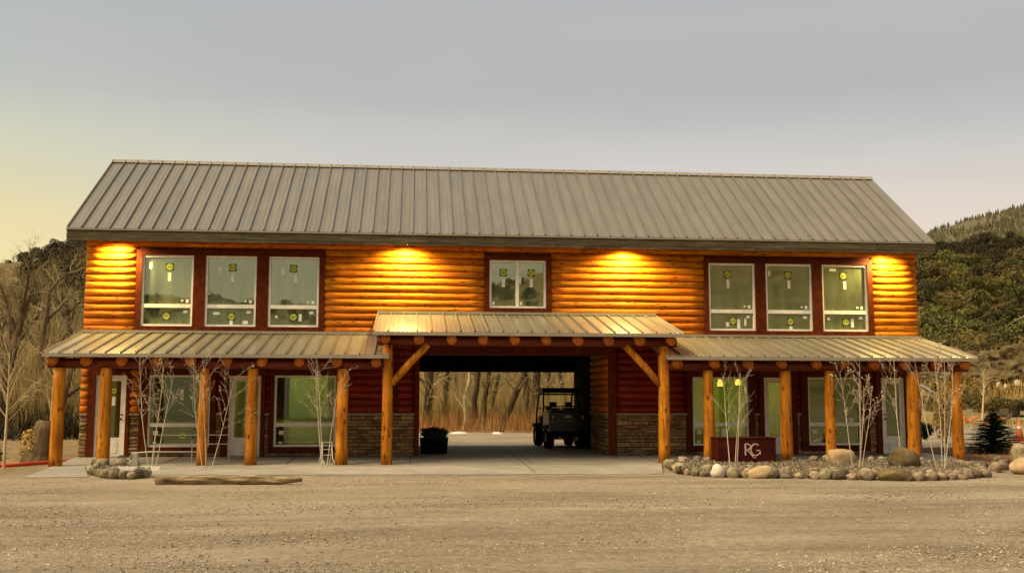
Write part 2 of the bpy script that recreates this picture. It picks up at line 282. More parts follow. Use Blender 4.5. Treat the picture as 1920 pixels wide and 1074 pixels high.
M['glass'] = glass_mat('window_glass', .24, .26, (.40, .45, .24), (.62, .74, .42))
M['glassd'] = glass_mat('porch_glass', .14, .10, (.22, .30, .08), (.60, .74, .32))

# ------------------------------------------------------------------ terrain
AZT = [(-180, 6), (-160, 6.4), (-140, 7), (-100, 6.5), (-60, 6), (-26, 6.2), (-21, 6.5), (-19, 6.9), (-17, 8.2), (-14, 8.4), (-8, 7), (0, 6.2), (15, 6.2), (26, 7.4), (28, 7.7), (30, 7.7), (32, 7.6), (40, 8.6), (70, 7.5), (110, 9), (140, 13), (158, 13), (172, 8), (180, 7)]
def ev(az): return float(np.interp(az, [a for a, _ in AZT], [b for _, b in AZT]))
def sm(t): t = max(0, min(1, t)); return t*t*(3-2*t)
def terr(x, y):
    d = hypot(x, y+CD); az = math.degrees(atan2(x, y+CD))
    h0 = -.13
    if d > 88:
        D1 = 265; t = (d-88)/(D1-88); s = min(t, 1)**1.25
        top = CH+tan(radians(ev(az)))*D1
        h0 += s*top + (noise.fractal(Vector((x*.018, y*.018, 3)), 1, 2, 5))*5*min(t*2, 1)*(1-.6*min(t, 1)) - max(0, d-D1)*.08
    else:
        h0 += .03*noise.noise(Vector((x*.3, y*.5, 1)))*(1 if abs(y+1) > 7 else .2)
    return h0
def polar(rings, az0, az1, n, f, name, mat, kind='structure', smooth=True):
    mb = MB(); cl = abs(az1-az0-360) < 1e-6; n1 = n if cl else n+1
    for r in rings:
        for k in range(n1):
            a = radians(az0+(az1-az0)*k/n); x = r*sin(a); y = r*cos(a)-CD; mb.v.append((x, y, f(x, y)))
    for i in range(len(rings)-1):
        for k in range(n):
            k2 = (k+1) % n1
            mb.f.append((i*n1+k, (i+1)*n1+k, (i+1)*n1+k2, i*n1+k2)); mb.m.append(0)
    o = mb.build(name, mat, None, smooth); o['kind'] = kind; return o
polar([.01]+[1.5+i*1.6 for i in range(55)]+[90], -180, 180, 200, terr, 'ground', M['ground'])
polar([90, 93, 96]+[100+i*6 for i in range(34)]+[320, 360, 420], -180, 180, 300, terr, 'hillside', M['hill'])
MT = [(-180, 3), (10, 3), (22, 6.5), (27.4, 8.3), (28.3, 8.75), (30, 9.2), (32, 9.55), (36, 9.8), (44, 8), (60, 4), (180, 3)]
def mterr(x, y):
    d = hypot(x, y+CD); az = math.degrees(atan2(x, y+CD)); e = float(np.interp(az, [a for a, _ in MT], [b for _, b in MT]))
    t = (d-500)/(1150-500); top = tan(radians(e))*1150
    return max(0, min(1, t))*top + 14*noise.fractal(Vector((x*.004, y*.004, 9)), 1, 2, 5)*max(0, min(1, t*2))*(1-.5*max(0, min(1, t))) - max(0, d-1150)*.25
polar([430, 500]+[540+i*40 for i in range(17)]+[1300], 15, 60, 100, mterr, 'mountain', M['mount'])

# slab: drive-through floor, apron and porches, falling gently to the yard
P_ = lambda u, v: atG(u, v)
a0, a1, a2, a3 = P_(45, 894), P_(236, 890), P_(565, 889), P_(1243, 887)
r0 = P_(1868, 885)
outl = [(a0.x, a0.y), (P_(165, 893).x, P_(165, 893).y), (P_(168, 872).x, -2.95), (P_(240, 872).x, -2.95), (P_(240, 889).x, a2.y), (a2.x, a2.y), (a3.x, a3.y), (P_(1245, 870).x, -2.8), (12.6, -2.8), (r0.x-.5, r0.y), (r0.x, r0.y), (14.75, -1), (14.75, .3), (5.45, .3), (5.45, 5.6), (.2, 5.6), (.2, .3), (-8.75, .3)]
mb = MB(); nn = len(outl)
mb.v = [(x, y, gz(y)) for x, y in outl]+[(x, y, gz(y)-.35) for x, y in outl]
mb.f = [tuple(range(nn))]+[(i, nn+i, nn+(i+1) % nn, (i+1) % nn) for i in range(nn)]; mb.m = [0]*len(mb.f)
bm_o = mb.build('concrete_slab', M['concrete']); bm_o['kind'] = 'structure'
jm = MB()
for xx in (-6, -3, 0, 3, 6.2, 9, 12):
    jm.box(xx-.008, xx+.008, -2.7, -.12, -.056, .0)
for v in jm.v: pass
jm.v = [(x, y, gz(y)+(.004 if k % 8 > 3 else -.02)) for k, (x, y, z) in enumerate(jm.v)]
def groove(x0, y0, x1, y1, w=.012):
    d = Vector((x1-x0, y1-y0, 0)).normalized(); n_ = Vector((-d.y, d.x, 0))*w
    jm.add([(x0+n_.x, y0+n_.y, gz(y0)+.004), (x1+n_.x, y1+n_.y, gz(y1)+.004), (x1-n_.x, y1-n_.y, gz(y1)+.004), (x0-n_.x, y0-n_.y, gz(y0)+.004)], [(0, 3, 2, 1)])
groove(-2, -2.9, 5.2, -2.9); groove(2.8, -5, 2.8, -.02); groove(2.8, .02, 2.8, 5.5); groove(.3, .02, 5.3, .02)
jo = jm.build('slab_joint', M['mortar'], bm_o)

# ------------------------------------------------------------------ the building
B = empty('log_building', (0, 0, 0)); tag(B, 'long two-storey log-sided building with grey metal roof and central drive-through', 'building')
WL, WR, PL, PR = -8.65, 14.44, .2, 5.45
def cells(x0, x1, z0, z1, holes):
    xs = sorted({x0, x1, *[h[0] for h in holes], *[h[1] for h in holes]}); zs = sorted({z0, z1, *[h[2] for h in holes], *[h[3] for h in holes]})
    xs = [x for x in xs if x0 <= x <= x1]; zs = [z for z in zs if z0 <= z <= z1]
    for i in range(len(xs)-1):
        for j in range(len(zs)-1):
            cx, cz = (xs[i]+xs[i+1])/2, (zs[j]+zs[j+1])/2
            if not any(h[0] < cx < h[1] and h[2] < cz < h[3] for h in holes): yield xs[i], xs[i+1], zs[j], zs[j+1]
UPW = [(-7.196, -5.852), (-5.536, -4.188), (-3.868, -2.521), (8.31, 9.6545), (9.964, 11.32), (11.619, 12.966)]
ZW0, ZW1 = 3.439, 5.347
CW = (2.117, 3.69, 4.014, 5.3415)
TRIM = [(-7.35, -2.37, 3.29, 5.50), (1.976, 3.837, 3.875, 5.465), (8.18, 13.12, 3.29, 5.50)]
GW = [(-6.91, -5.31), (-3.64, -2.0), (7.79, 9.39), (11.11, 12.66)]
GD = [(-8.27, -7.48), (-4.83, -3.99), (9.84, 10.60), (13.26, 13.95)]
ZG0, ZG1 = .25, 2.14
up_holes = [(a, b, ZW0, ZW1) for a, b in UPW]+[CW]
lo_holes = [(a, b, ZG0, ZG1) for a, b in GW]+[(a, b, 0, 2.13) for a, b in GD]+[(PL, PR, 0, 2.72)]
mb = MB()
for c in cells(WL, WR, 2.95, 5.76, up_holes): mb.box(c[0], c[1], 0, .16, c[2], c[3])
for c in cells(WL, WR, 0, 2.95, lo_holes): mb.box(c[0], c[1], 0, .16, c[2], c[3])
mb.box(WL, WL+.16, .16, 6.1, 0, 5.76); mb.box(WR-.16, WR, .16, 6.1, 0, 5.76)
for c in cells(WL, WR, 0, 5.76, [(PL, PR, 0, 2.395)]): mb.box(c[0], c[1], 6.1, 6.26, c[2], c[3])
mb.box(PL-.16, PL, .16, 6.1, 0, 2.95); mb.box(PR, PR+.16, .16, 6.1, 0, 2.95)
for x in (WL, WR-.16): mb.prism([(-.02, 5.85), (6.28, 5.85), (3.13, 8.2)], 'x', x+.01, x+.15)
mb.build('wall', M['beam'], B)
mb = MB(); mb.box(WL+.16, WR-.16, .16, 6.1, 2.95, 3.06); mb.build('floor_deck', M['dark'], B)
mb = MB()
for z0, z1 in ((3.06, 5.76), (.0, 2.95)):
    for a, b in ((WL+.17, PL-.17), (PR+.17, WR-.17)) if z0 < 1 else ((WL+.17, WR-.17),):
        mb.box(a, b, 3.1, 3.2, z0+.003, z1-.003)
for x in (-2.2, .0, 5.8, 8.0): mb.box(x-.05, x+.05, .17, 3.09, 3.063, 5.757)
for x in (-2.2, -7.0+2.0, 10.75): mb.box(x-.05, x+.05, .17, 3.09, .003, 2.947)
mb.build('interior_wall', M['wall'], B)
mb = MB()      # green board sheets on the back wall, light seams between them
for x0, x1, z0, z1 in ((-8.2, -7.1, .4, 2.5), (-4.7, -3.6, .0, 2.7), (-4.9, -2.35, .9, 2.8), (-4.6, -2.35, .1, .8), (6.4, 8.3, .5, 2.6), (9.3, 10.6, .5, 2.6), (11.2, 12, .6, 2.4), (12.4, 13.6, .6, 2.4)):
    mb.box(x0, x1, 3.06, 3.09, z0, z1)
mb.build('green_wallboard', M['green'], B)
mb = MB()      # studs upstairs
for x in np.arange(-8.2, 14, .62): mb.box(x, x+.09, 3.04, 3.09, 3.07, 5.7)
mb.build('wall_stud', M['mortar'], B)

# main roof
EY, EZ, RY, RZ, FZ = -.8, 5.934, 3.054, 8.586, 5.613
RX0, RX1 = -8.96, 14.652
roof = empty('roof', (0, 0, 0), B)
sl_ = (RZ-EZ)/(RY-EY)
def unit(y, z):
    l_ = hypot(y, z); return y/l_, z/l_
mb = MB(); th = .10
mb.prism([(EY+.04, EZ-.02), (RY, RZ-.03), (2*RY-EY-.04, EZ-.02), (2*RY-EY-.04, EZ-.15), (RY, RZ-.16), (EY+.04, EZ-.15)], 'x', RX0+.03, RX1-.03)
mb.build('roof_deck', M['fascia'], roof)
def panel_mesh(name, w, y0, z0, y1, z1):
    dy, dz = unit(y1-y0, z1-z0); ny, nz_ = -dz, dy
    prof = [(0, 0), (.003, .055), (.024, .055), (.028, 0), (w*.30, 0), (w*.32, .006), (w*.36, .006), (w*.38, 0), (w*.66, 0), (w*.68, .006), (w*.72, .006), (w*.74, 0), (w, 0)]
    K = len(prof); vs_ = []
    for (yy, zz) in ((y0, z0), (y1, z1)):
        for x, h in prof: vs_.append((x, yy+ny*h, zz+nz_*h))
    for x, h in prof: vs_.append((x, y0+ny*(h-.03)*1, z0+nz_*(h-.03)))
    mb = MB(); mb.add(vs_, [(i, i+1, K+i+1, K+i) for i in range(K-1)]+[(2*K+i, 2*K+i+1, i+1, i) for i in range(K-1)])
    return mb.mesh(name, M['roof'])
NP = 66; w = (RX1-RX0)/NP
pf = panel_mesh('roof_panel', w, EY, EZ, RY, RZ)
for i in range(NP): inst('roof_panel', pf, roof, (RX0+i*w, 0, R.uniform(-.001, .001)))
mb = MB(); mb.prism([(RY-.17, RZ-.075), (RY, RZ+.05), (RY+.17, RZ-.075), (RY, RZ+.03)], 'x', RX0-.02, RX1+.02); mb.build('ridge_cap', M['flash'], roof)
mb = MB(); mb.box(RX0, RX1, 2*RY-EY-.05, 2*RY-EY, FZ, EZ-.02); mb.prism([(2*RY-EY, EZ), (RY, RZ+.0), (RY, RZ-.015), (2*RY-EY, EZ-.02)], 'x', RX0, RX1); mb.build('rear_roof_sheet', M['roof'], roof)
mb = MB(); mb.box(RX0-.01, RX1+.01, EY-.03, EY+.02, EZ-.05, EZ-.012); mb.build('drip_edge', M['flash'], roof)
# fascia boards, several lengths and two courses
x = RX0
while x < RX1-.05:
    x2 = min(RX1, x+R.uniform(2.2, 4.2))
    if RX1-x2 < .8: x2 = RX1
    mb = MB(); mb.box(x+.003, x2-.003, EY-.002+R.uniform(-.004, .004), EY+.04, FZ+.075, EZ-.05); mb.build('fascia_board', M['fascia'], roof); x = x2
x = RX0
while x < RX1-.05:
    x2 = min(RX1, x+R.uniform(.6, 2.6))
    if RX1-x2 < .5: x2 = RX1
    mb = MB(); mb.box(x+.003, x2-.003, EY+.004+R.uniform(-.004, .006), EY+.045, FZ, FZ+.072); mb.build('fascia_board', M['fascia'], roof); x = x2
for xx in (RX0, RX1-.04):
    mb = MB(); mb.prism([(EY+.05, EZ-.02), (RY, RZ-.035), (2*RY-EY-.05, EZ-.02), (2*RY-EY-.05, FZ), (RY, RZ-.36), (EY+.05, FZ)], 'x', xx, xx+.04); mb.build('rake_board', M['fascia'], roof)
mb = MB()
for yb in np.arange(EY+.05, -.01, .15): mb.box(RX0+.04, RX1-.04, yb, min(yb+.143, -.005), 5.765, 5.80)
mb.box(RX0+.04, RX1-.04, .0, 2*RY-EY-.05, 5.763, 5.85)
mb.build('soffit', M['soffit'], roof)

# log siding, one object per log
def log_piece(x0, x1, z0, z1, y=0., bulge=.095, mat=None):
    n_ = max(2, int((x1-x0)/.35)+1); zc = (z0+z1)/2; hz = (z1-z0)/2*R.uniform(.99, 1.06); bulge *= R.uniform(.85, 1.12)*(.6 if mat else 1); K = 8; s1 = R.random()*50; mb = MB()
    xs = np.linspace(x0, x1, n_)
    for i, xx in enumerate(xs):
        k_ = 1+.10*noise.noise(Vector((xx*1.1, s1, 0))); dz_ = .008*noise.noise(Vector((xx*.9, s1, 7)))
        for k in range(K):
            t = -pi/2+pi*k/(K-1); mb.v.append((xx, y-bulge*k_*max(0, cos(t))**.75, zc+dz_+hz*sin(t)))
    for i in range(n_-1):
        for k in range(K-1): mb.f.append((i*K+k, (i+1)*K+k, (i+1)*K+k+1, i*K+k+1))
    mb.f.append(tuple(range(K))); mb.f.append(tuple(reversed(range((n_-1)*K, n_*K)))); mb.m = [0]*len(mb.f)
    return mb.build('log', mat or M['log'], B, True)
def log_fill(x0, x1, z0, z1, holes, pitch=.1925, zref=3.07, y=0.):
    k0 = math.floor((z0-zref)/pitch)
    z = zref+k0*pitch
    while z < z1-.01:
        za, zb = max(z, z0), min(z+pitch, z1); zc = (za+zb)/2
        if zb-za > .03:
            segs = [(x0, x1)]
            for h in holes:
                if h[2] < zc < h[3] or (min(zb, h[3])-max(za, h[2])) > .3*(zb-za):
                    ns_ = []
                    for a, b in segs:
                        if h[1] <= a or h[0] >= b: ns_.append((a, b)); continue
                        if h[0] > a+.03: ns_.append((a, h[0]))
                        if h[1] < b-.03: ns_.append((h[1], b))
                    segs = ns_
            for a, b in segs:
                if b-a > 4.6:
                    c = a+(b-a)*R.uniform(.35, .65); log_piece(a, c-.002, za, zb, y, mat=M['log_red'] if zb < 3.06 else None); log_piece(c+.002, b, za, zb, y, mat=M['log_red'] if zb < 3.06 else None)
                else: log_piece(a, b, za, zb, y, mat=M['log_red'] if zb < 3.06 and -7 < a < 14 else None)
        z += pitch
log_fill(WL, WR, 3.07, 5.76, TRIM)
# ground-floor trim rectangles and piers
GT = [(-8.45, -7.38, 0, 2.3), (-7.12, -5.16, 0, 2.3), (-5.0, -3.88, 0, 2.3), (-3.76, -1.84, 0, 2.3), (.10, 5.64, 0, 2.95), (7.63, 9.56, 0, 2.3), (9.69, 10.78, 0, 2.3), (10.9, 12.89, 0, 2.3), (13.1, 14.12, 0, 2.3)]
WZ = 1.08
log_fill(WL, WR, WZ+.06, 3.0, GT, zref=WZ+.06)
mb = MB()
def tb(x0, x1, z0, z1, y0=-.105, y1=-.002):
    q = MB(); q.box(x0, x1, y0, y1, z0, z1); return q.build('trim_board', M['red'], B)
def trim_group(t, wins, zb, zt, y0=-.105):
    tb(t[0], t[1], zt, t[3], y0); 
    if zb-t[2] > .02: tb(t[0], t[1], t[2], zb, y0)
    xs = [t[0]]+[v for w_ in wins for v in w_]+[t[1]]
    for i in range(0, len(xs), 2):
        if xs[i+1]-xs[i] > .02: tb(xs[i], xs[i+1], zb+.002, zt-.002, y0+.004)
trim_group(TRIM[0], UPW[:3], ZW0, ZW1); trim_group(TRIM[2], UPW[3:], ZW0, ZW1); trim_group(TRIM[1], [(CW[0], CW[1])], CW[2], CW[3])
trim_group(GT[0], [GD[0]], 0, 2.13); trim_group((GT[1][0], GT[1][1], .10, 2.3), [GW[0]], ZG0, ZG1); trim_group(GT[2], [GD[1]], 0, 2.13); trim_group((GT[3][0], GT[3][1], .10, 2.3), [GW[1]], ZG0, ZG1)
trim_group((GT[5][0], GT[5][1], .10, 2.3), [GW[2]], ZG0, ZG1); trim_group(GT[6], [GD[2]], 0, 2.13); trim_group((GT[7][0], GT[7][1], .10, 2.3), [GW[3]], ZG0, ZG1); trim_group(GT[8], [GD[3]], 0, 2.13)
tb(.10, .225, 0, 2.72, -.12); tb(5.43, 5.64, 0, 2.72, -.12); tb(.10, 5.64, 2.722, 2.96, -.12)
q = MB(); q.box(-.44, -.36, -.11, -.002, WZ+.06, 2.9); q.build('trim_board', M['red'], B)
# passage: dark ceiling boards and lit end of the inner wall
for k in range(10):
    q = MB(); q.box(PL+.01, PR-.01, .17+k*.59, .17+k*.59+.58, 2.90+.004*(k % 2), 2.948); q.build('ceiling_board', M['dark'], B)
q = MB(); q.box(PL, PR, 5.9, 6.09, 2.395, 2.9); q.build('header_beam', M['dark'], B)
zz = WZ+.06; sv = MB()
while zz < 2.88:
    q = MB(); K = 6
    for yy in (.0, .9, 1.8, 2.6):
        for k in range(K):
            t = -pi/2+pi*k/(K-1); q.v.append((PR-.07*cos(t)**.8 if abs(cos(t)) > 1e-6 else PR, yy, zz+.096+.096*sin(t)))
    for i in range(3):
        for k in range(K-1): q.f.append((i*K+k, i*K+k+1, (i+1)*K+k+1, (i+1)*K+k))
    q.f.append(tuple(reversed(range(K)))); q.m = [0]*len(q.f); q.build('log', M['log'], B, True); zz += .1925

# ledge stone veneer
SM = []
for k in range(7):
    j = lambda a: R.uniform(-a, a)
    q = MB(); ins = .05
    back = [(0, 0, 0), (1, 0, 0), (1, 0, 1), (0, 0, 1)]
    fr_ = [(.0+abs(j(.03)), -1+j(.25), .04+abs(j(.1))), (1-abs(j(.03)), -1+j(.25), .04+abs(j(.1))), (1-abs(j(.03)), -1+j(.25), .96-abs(j(.1))), (abs(j(.03)), -1+j(.25), .96-abs(j(.1)))]
    mid = [(.5+j(.2), -1.1+j(.2), .5+j(.2))]
    q.add(back+fr_+mid, [(0, 1, 5, 4), (1, 2, 6, 5), (2, 3, 7, 6), (3, 0, 4, 7), (4, 5, 8), (5, 6, 8), (6, 7, 8), (7, 4, 8)]); SM.append(q.mesh('stone', M['stone']))
def stones(x0, x1, z0=0., z1=WZ, side=None, dense=1.):
    q = MB()
    if side is None: q.box(x0, x1, -.012, -.001, z0, z1)
    else: q.box(side-.012, side-.001, x0, x1, z0, z1)
    q.build('mortar_bed', M['mortar'], B)
    z = z0+.004
    while z < z1-.02:
        h = R.choice([.06, .075, .09, .11, .135])*dense
        if z+h > z1-.03: h = z1-z-.003
        x = x0+.002
        while x < x1-.02:
            w_ = R.uniform(.14, .50)*dense
            if x+w_ > x1-.10: w_ = x1-x-.003
            d_ = R.uniform(.03, .075)
            if side is None: inst('stone', R.choice(SM), B, (x, -.011, z), (0, 0, 0), (w_-.008, d_, h-.008))
            else: inst('stone', R.choice(SM), B, (side-.011, x+w_-.004, z), (0, 0, -pi/2), (w_-.008, d_, h-.008))
            x += w_
        z += h
def cap(x0, x1, side=None):
    q = MB()
    if side is None: q.box(x0, x1, -.115, -.001, WZ+.001, WZ+.058)
    else: q.box(side-.115, side-.001, x0, x1, WZ+.001, WZ+.058)
    q.build('stone_cap', M['cap'], B)
for a, b in ((WL, -8.455), (-7.375, -7.125), (-5.155, -5.005), (-3.875, -3.765), (-1.835, .095), (5.645, 7.625), (9.565, 9.685), (10.785, 10.895), (12.895, 13.095), (14.125, WR)):
    stones(a, b); cap(a, b)
stones(.02, 2.6, side=PR, dense=1.1); cap(.02, 2.6, side=PR)
for k in range(6): q = MB(); q.box(PR-.03, PR-.001, 2.605+k*.55, 2.605+k*.55+.545, 0, 2.88); q.build('shade_panel', M['dark'], B)  # near-black panels paint the passage shade onto the rear inner wall
for t in (GT[1], GT[3], GT[5], GT[7]):
    q = MB(); q.box(t[0], t[1], -.012, -.001, .0, .098); q.build('mortar_bed', M['mortar'], B)
    x = t[0]
    while x < t[1]-.1:
        w_ = min(R.uniform(.25, .5), t[1]-x-.003); inst('stone', R.choice(SM), B, (x, -.011, .003), (0, 0, 0), (w_-.008, .05, .09)); x += w_

# windows and doors
def sticker(par, x, z, s=.2, y=-.009, bk=True):
    q = MB()
    if bk: q.box(x-s/2, x+s/2, y, y+.004, z-s/2, z+s/2, 0)
    n_ = 20; r_ = s*.44
    q.add([(x+r_*cos(2*pi*k/n_), y-.003, z+r_*sin(2*pi*k/n_)) for k in range(n_)], [tuple(range(n_))], 1)
    for k in range(5):       # a slanting handwritten-looking word across the disc
        xa = x-r_*.62+k*r_*.26; h_ = r_*(.5 if k in (0, 3) else .28)
        q.add([(xa, y-.005, z-r_*.2), (xa+r_*.12, y-.005, z-r_*.2), (xa+r_*.24, y-.005, z-r_*.2+h_), (xa+r_*.12, y-.005, z-r_*.2+h_)], [(0, 1, 2, 3)], 0)
    q.add([(x-r_*.65, y-.005, z-r_*.28), (x+r_*.6, y-.005, z-r_*.24), (x+r_*.6, y-.005, z-r_*.17), (x-r_*.65, y-.005, z-r_*.21)], [(0, 1, 2, 3)], 0)
    a = R.uniform(-.09, .09); q.v = [(x+(vx-x)*cos(a)-(vz-z)*sin(a), vy, z+(vx-x)*sin(a)+(vz-z)*cos(a)) for vx, vy, vz in q.v]
    o = q.build('sticker', [M['darkprint'], M['yellow']], par); return o
def label(par, x, z, w_, h_, y=-.008):
    q = MB(); q.box(x-w_/2, x+w_/2, y, y+.003, z-h_/2, z+h_/2); q.build('paper_label', M['white'], par)
FW = .055
def frame_mesh(x0, x1, z0, z1, ztr=None, xm=None, yf=-.06):
    q = MB()
    q.box(x0, x0+FW, yf, .06, z0, z1); q.box(x1-FW, x1, yf, .06, z0, z1); q.box(x0+FW, x1-FW, yf, .06, z0, z0+FW); q.box(x0+FW, x1-FW, yf, .06, z1-FW, z1)
    if ztr: q.box(x0+FW, x1-FW, yf+.004, .06, ztr-.05, ztr+.05)
    if xm: q.box(xm-.045, xm+.045, yf+.004, .06, z0+FW, z1-FW)
    return q
def pane(par, x0, x1, z0, z1, m='glass', y=.0):
    q = MB(); q.add([(x0, y, z0), (x1, y, z0), (x1, y, z1), (x0, y, z1)], [(0, 1, 2, 3)]); q.build('pane', M[m], par)
def window(x0, x1, z0, z1, ztr=None, xm=None, m='glass', st=True):
    wo = frame_mesh(x0, x1, z0, z1, ztr, xm).build('window', M['vinyl'], B)
    parts = [(x0+FW, x1-FW, ztr+.05, z1-FW), (x0+FW, x1-FW, z0+FW, ztr-.05)] if ztr else [(x0+FW, xm-.045, z0+FW, z1-FW), (xm+.045, x1-FW, z0+FW, z1-FW)]
    for p in parts: pane(wo, *p, m)
    return wo, parts
for i, (a, b) in enumerate(UPW):
    wo, pt = window(a, b, ZW0, ZW1, 3.985)
    cx = (a+b)/2; zt = ZW1
    sticker(wo, cx+R.uniform(-.03, .06)-(.12 if i > 2 else 0)*(i == 3), zt-.31, .2)
    label(wo, cx+.03-(.12 if i == 3 else 0), zt-.58, .085, .23)
    if i < 3: label(wo, a+.2 if i == 0 else a+.36, zt-.28-(.1 if i else 0), .075 if i == 0 else .1, .2)
    if i == 4: label(wo, a+.14, zt-.26, .06, .16)
    label(wo, b-.16, 4.12, .075, .09); label(wo, b-.29, 4.13, .06, .05)
    sticker(wo, cx+(-.02, .02, 0, .03, .05, .03)[i], 3.985-.27, .2)
    label(wo, b-.2, 3.985-.15, .11, .07)
    if i == 1: label(wo, a+.3, 3.985-.19, .17, .07); label(wo, cx+.02, 3.985-.44, .08, .13); label(wo, b-.28, 3.56, .14, .08)
    if i == 2: label(wo, cx+.18, 3.7, .085, .2); label(wo, a+.22, 3.72, .07, .07)
    if i == 3: label(wo, cx+.2, 3.64, .09, .26); label(wo, cx-.12, 3.62, .1, .12); label(wo, b-.28, 3.68, .06, .2)
    if i == 4: label(wo, cx+.06, 3.985-.47, .09, .13)
    if i == 5: label(wo, cx+.22, 3.68, .08, .24); label(wo, a+.2, 3.8, .08, .07); label(wo, a+.36, zt-.14, .2, .09)
wo, pt = window(CW[0], CW[1], CW[2], CW[3], None, (CW[0]+CW[1])/2-.01)
for k, p in enumerate(pt):
    cx = (p[0]+p[1])/2; sticker(wo, cx, CW[3]-.34, .2); label(wo, cx, CW[3]-.62, .09, .24); label(wo, p[0]+.07, CW[3]-.18, .08, .11); label(wo, p[0]+.06, 4.15, .07, .09)
label(wo, pt[1][0]+.04, 4.78, .05, .19)
for i, (a, b) in enumerate(GW):
    wo, pt = window(a, b, ZG0, ZG1, .83, None, 'glassd')
    cx = (a+b)/2
    label(wo, a+.2, .62, .13, .11); label(wo, a+.18, .36, .1, .05)
    if i in (0, 3): sticker(wo, cx+.1, .55, .2, bk=False); label(wo, b-.28, .95, .12, .12)
    if i == 0: label(wo, cx+.05, 1.62, .09, .28)
    if i == 3: label(wo, a+.07, 1.55, .04, .22)
    if i == 2: label(wo, cx+.1, .53, .13, .4)
for i, (a, b) in enumerate(GD):
    q = MB(); y0 = -.05; f = .06; fz = .0
    q.box(a, a+f, y0, .08, 0, 2.13); q.box(b-f, b, y0, .08, 0, 2.13); q.box(a+f, b-f, y0, .08, 2.07, 2.13)
    do = q.build('door', M['vinyl'], B)
    q = MB(); A, Bx = a+f+.004, b-f-.004; st = .085; zb = .50
    q.box(A, A+st, y0+.02, .03, .02, 2.066); q.box(Bx-st, Bx, y0+.02, .03, .02, 2.066); q.box(A+st, Bx-st, y0+.02, .03, .02, zb); q.box(A+st, Bx-st, y0+.02, .03, 1.98, 2.066)
    q.box(A+st+.05, Bx-st-.05, y0+.008, y0+.019, .10, .38)
    q.build('door_leaf', M['doorwhite'], do); pane(do, A+st, Bx-st, zb, 1.98, 'glassd')
    kx = Bx-.045 if i != 3 else A+.045
    q = MB(); q.tube([(kx, y0+.02, .98), (kx, y0-.03, .98)], [.014, .03], 10); q.tube([(kx, y0+.02, 1.1), (kx, y0-.005, 1.1)], .022, 10); q.build('knob', M['black'], do)
    q = MB(); q.box(a, b, -.10, .06, -.0, .019); q.build('threshold', M['grey'], do)
    cx = (a+b)/2
    if i in (0, 3): sticker(do, cx+.06, 1.72, .16, bk=False); label(do, cx+.06, 1.45, .09, .24)
    if i == 1: q = MB(); q.box(cx+.02, cx+.18, -.012, -.009, 1.78, 1.94); q.build('sticker', M['darkprint'], do)

# porch roofs, each with panels, rafters, beam
def porch(name, x0, x1, zt, ze, dy, n, rafters, beam, panels_at_right=False):
    rf = empty(name, (0, 0, 0), B)
    s = (zt-ze)/dy
    q = MB(); q.prism([(-.09, zt-s*.09-.012), (-dy+.02, ze-.012), (-dy+.02, ze-.085), (-.09, zt-s*.09-.085)], 'x', x0+.02, x1-.02); q.build('roof_deck', M['soffit'], rf)
    w_ = (x1-x0)/n; pm = panel_mesh('porch_panel', w_, -dy, ze, -.02, zt-.02*s)
    for i in range(n): inst('roof_panel', pm, rf, (x0+i*w_, 0, R.uniform(-.001, .001)))
    q = MB(); q.box(x0-.015, x1+.015, -dy-.03, -dy+.018, ze-.085, ze-.006); q.build('eave_flashing', M['flash'], rf)
    q = MB(); q.box(x0, x1, -.13, -.088, zt-.01, zt+.06); q.build('wall_flashing', M['flash'], rf)
    for xx in (x0-.012, x1-.008):
        q = MB(); q.prism([(-.09, zt-s*.09+.035), (-dy-.01, ze+.035), (-dy-.01, ze-.085), (-.09, zt-s*.09-.085)], 'x', xx, xx+.02); q.build('rake_flashing', M['flash'], rf)
    for xr in rafters:
        r_ = R.uniform(.112, .128); y1 = -dy+.09; zr_ = lambda y: zt+s*y-.085-.12
        q = MB(); q.tube([(xr, -.02, zr_(-.02)), (xr+R.uniform(-.01, .01), -1.5, zr_(-1.5)+.005), (xr, y1, zr_(y1))], [r_*.97, r_, r_*1.02], 14); q.build('rafter_log', M['log_y'], B, True)
        # a checked end grain
    bx0, bx1, bz = beam; xs = np.linspace(bx0, bx1, 9); q = MB()
    q.tube([(xx, -2.62+.01*noise.noise(Vector((xx, 1, 2))), bz+.012*noise.noise(Vector((xx*.7, 3, 2)))) for xx in xs], [.125+.008*noise.noise(Vector((xx, 5, 2))) for xx in xs], 14); q.build('beam_log', M['beam'], B, True)
    return rf
uX = lambda u, v, y=-2.85: atY(u, v, y).x
lr = [uX(u, 676) for u in (97, 160.6, 227, 294, 357, 425, 491, 561, 632, 705)]
rr_ = [uX(u, 681) for u in (1271, 1340.6, 1404, 1467, 1532, 1584, 1640, 1698, 1758, 1810)]
cr = [uX(u, 632) for u in (723, 786, 847, 906, 965, 1024, 1083.6, 1141, 1199, 1258)]
porch('porch_roof', -8.66, -.565, 3.262, 2.593, 2.963, 23, lr, (-8.62, -.45, 2.365))
porch('porch_roof', 6.385, 14.515, 3.262, 2.593, 2.963, 23, rr_, (6.3, 14.4, 2.365))
porch('porch_roof', -.933, 6.777, 3.835, 3.156, 3.031, 22, cr, (-.86, 6.68, 2.96))
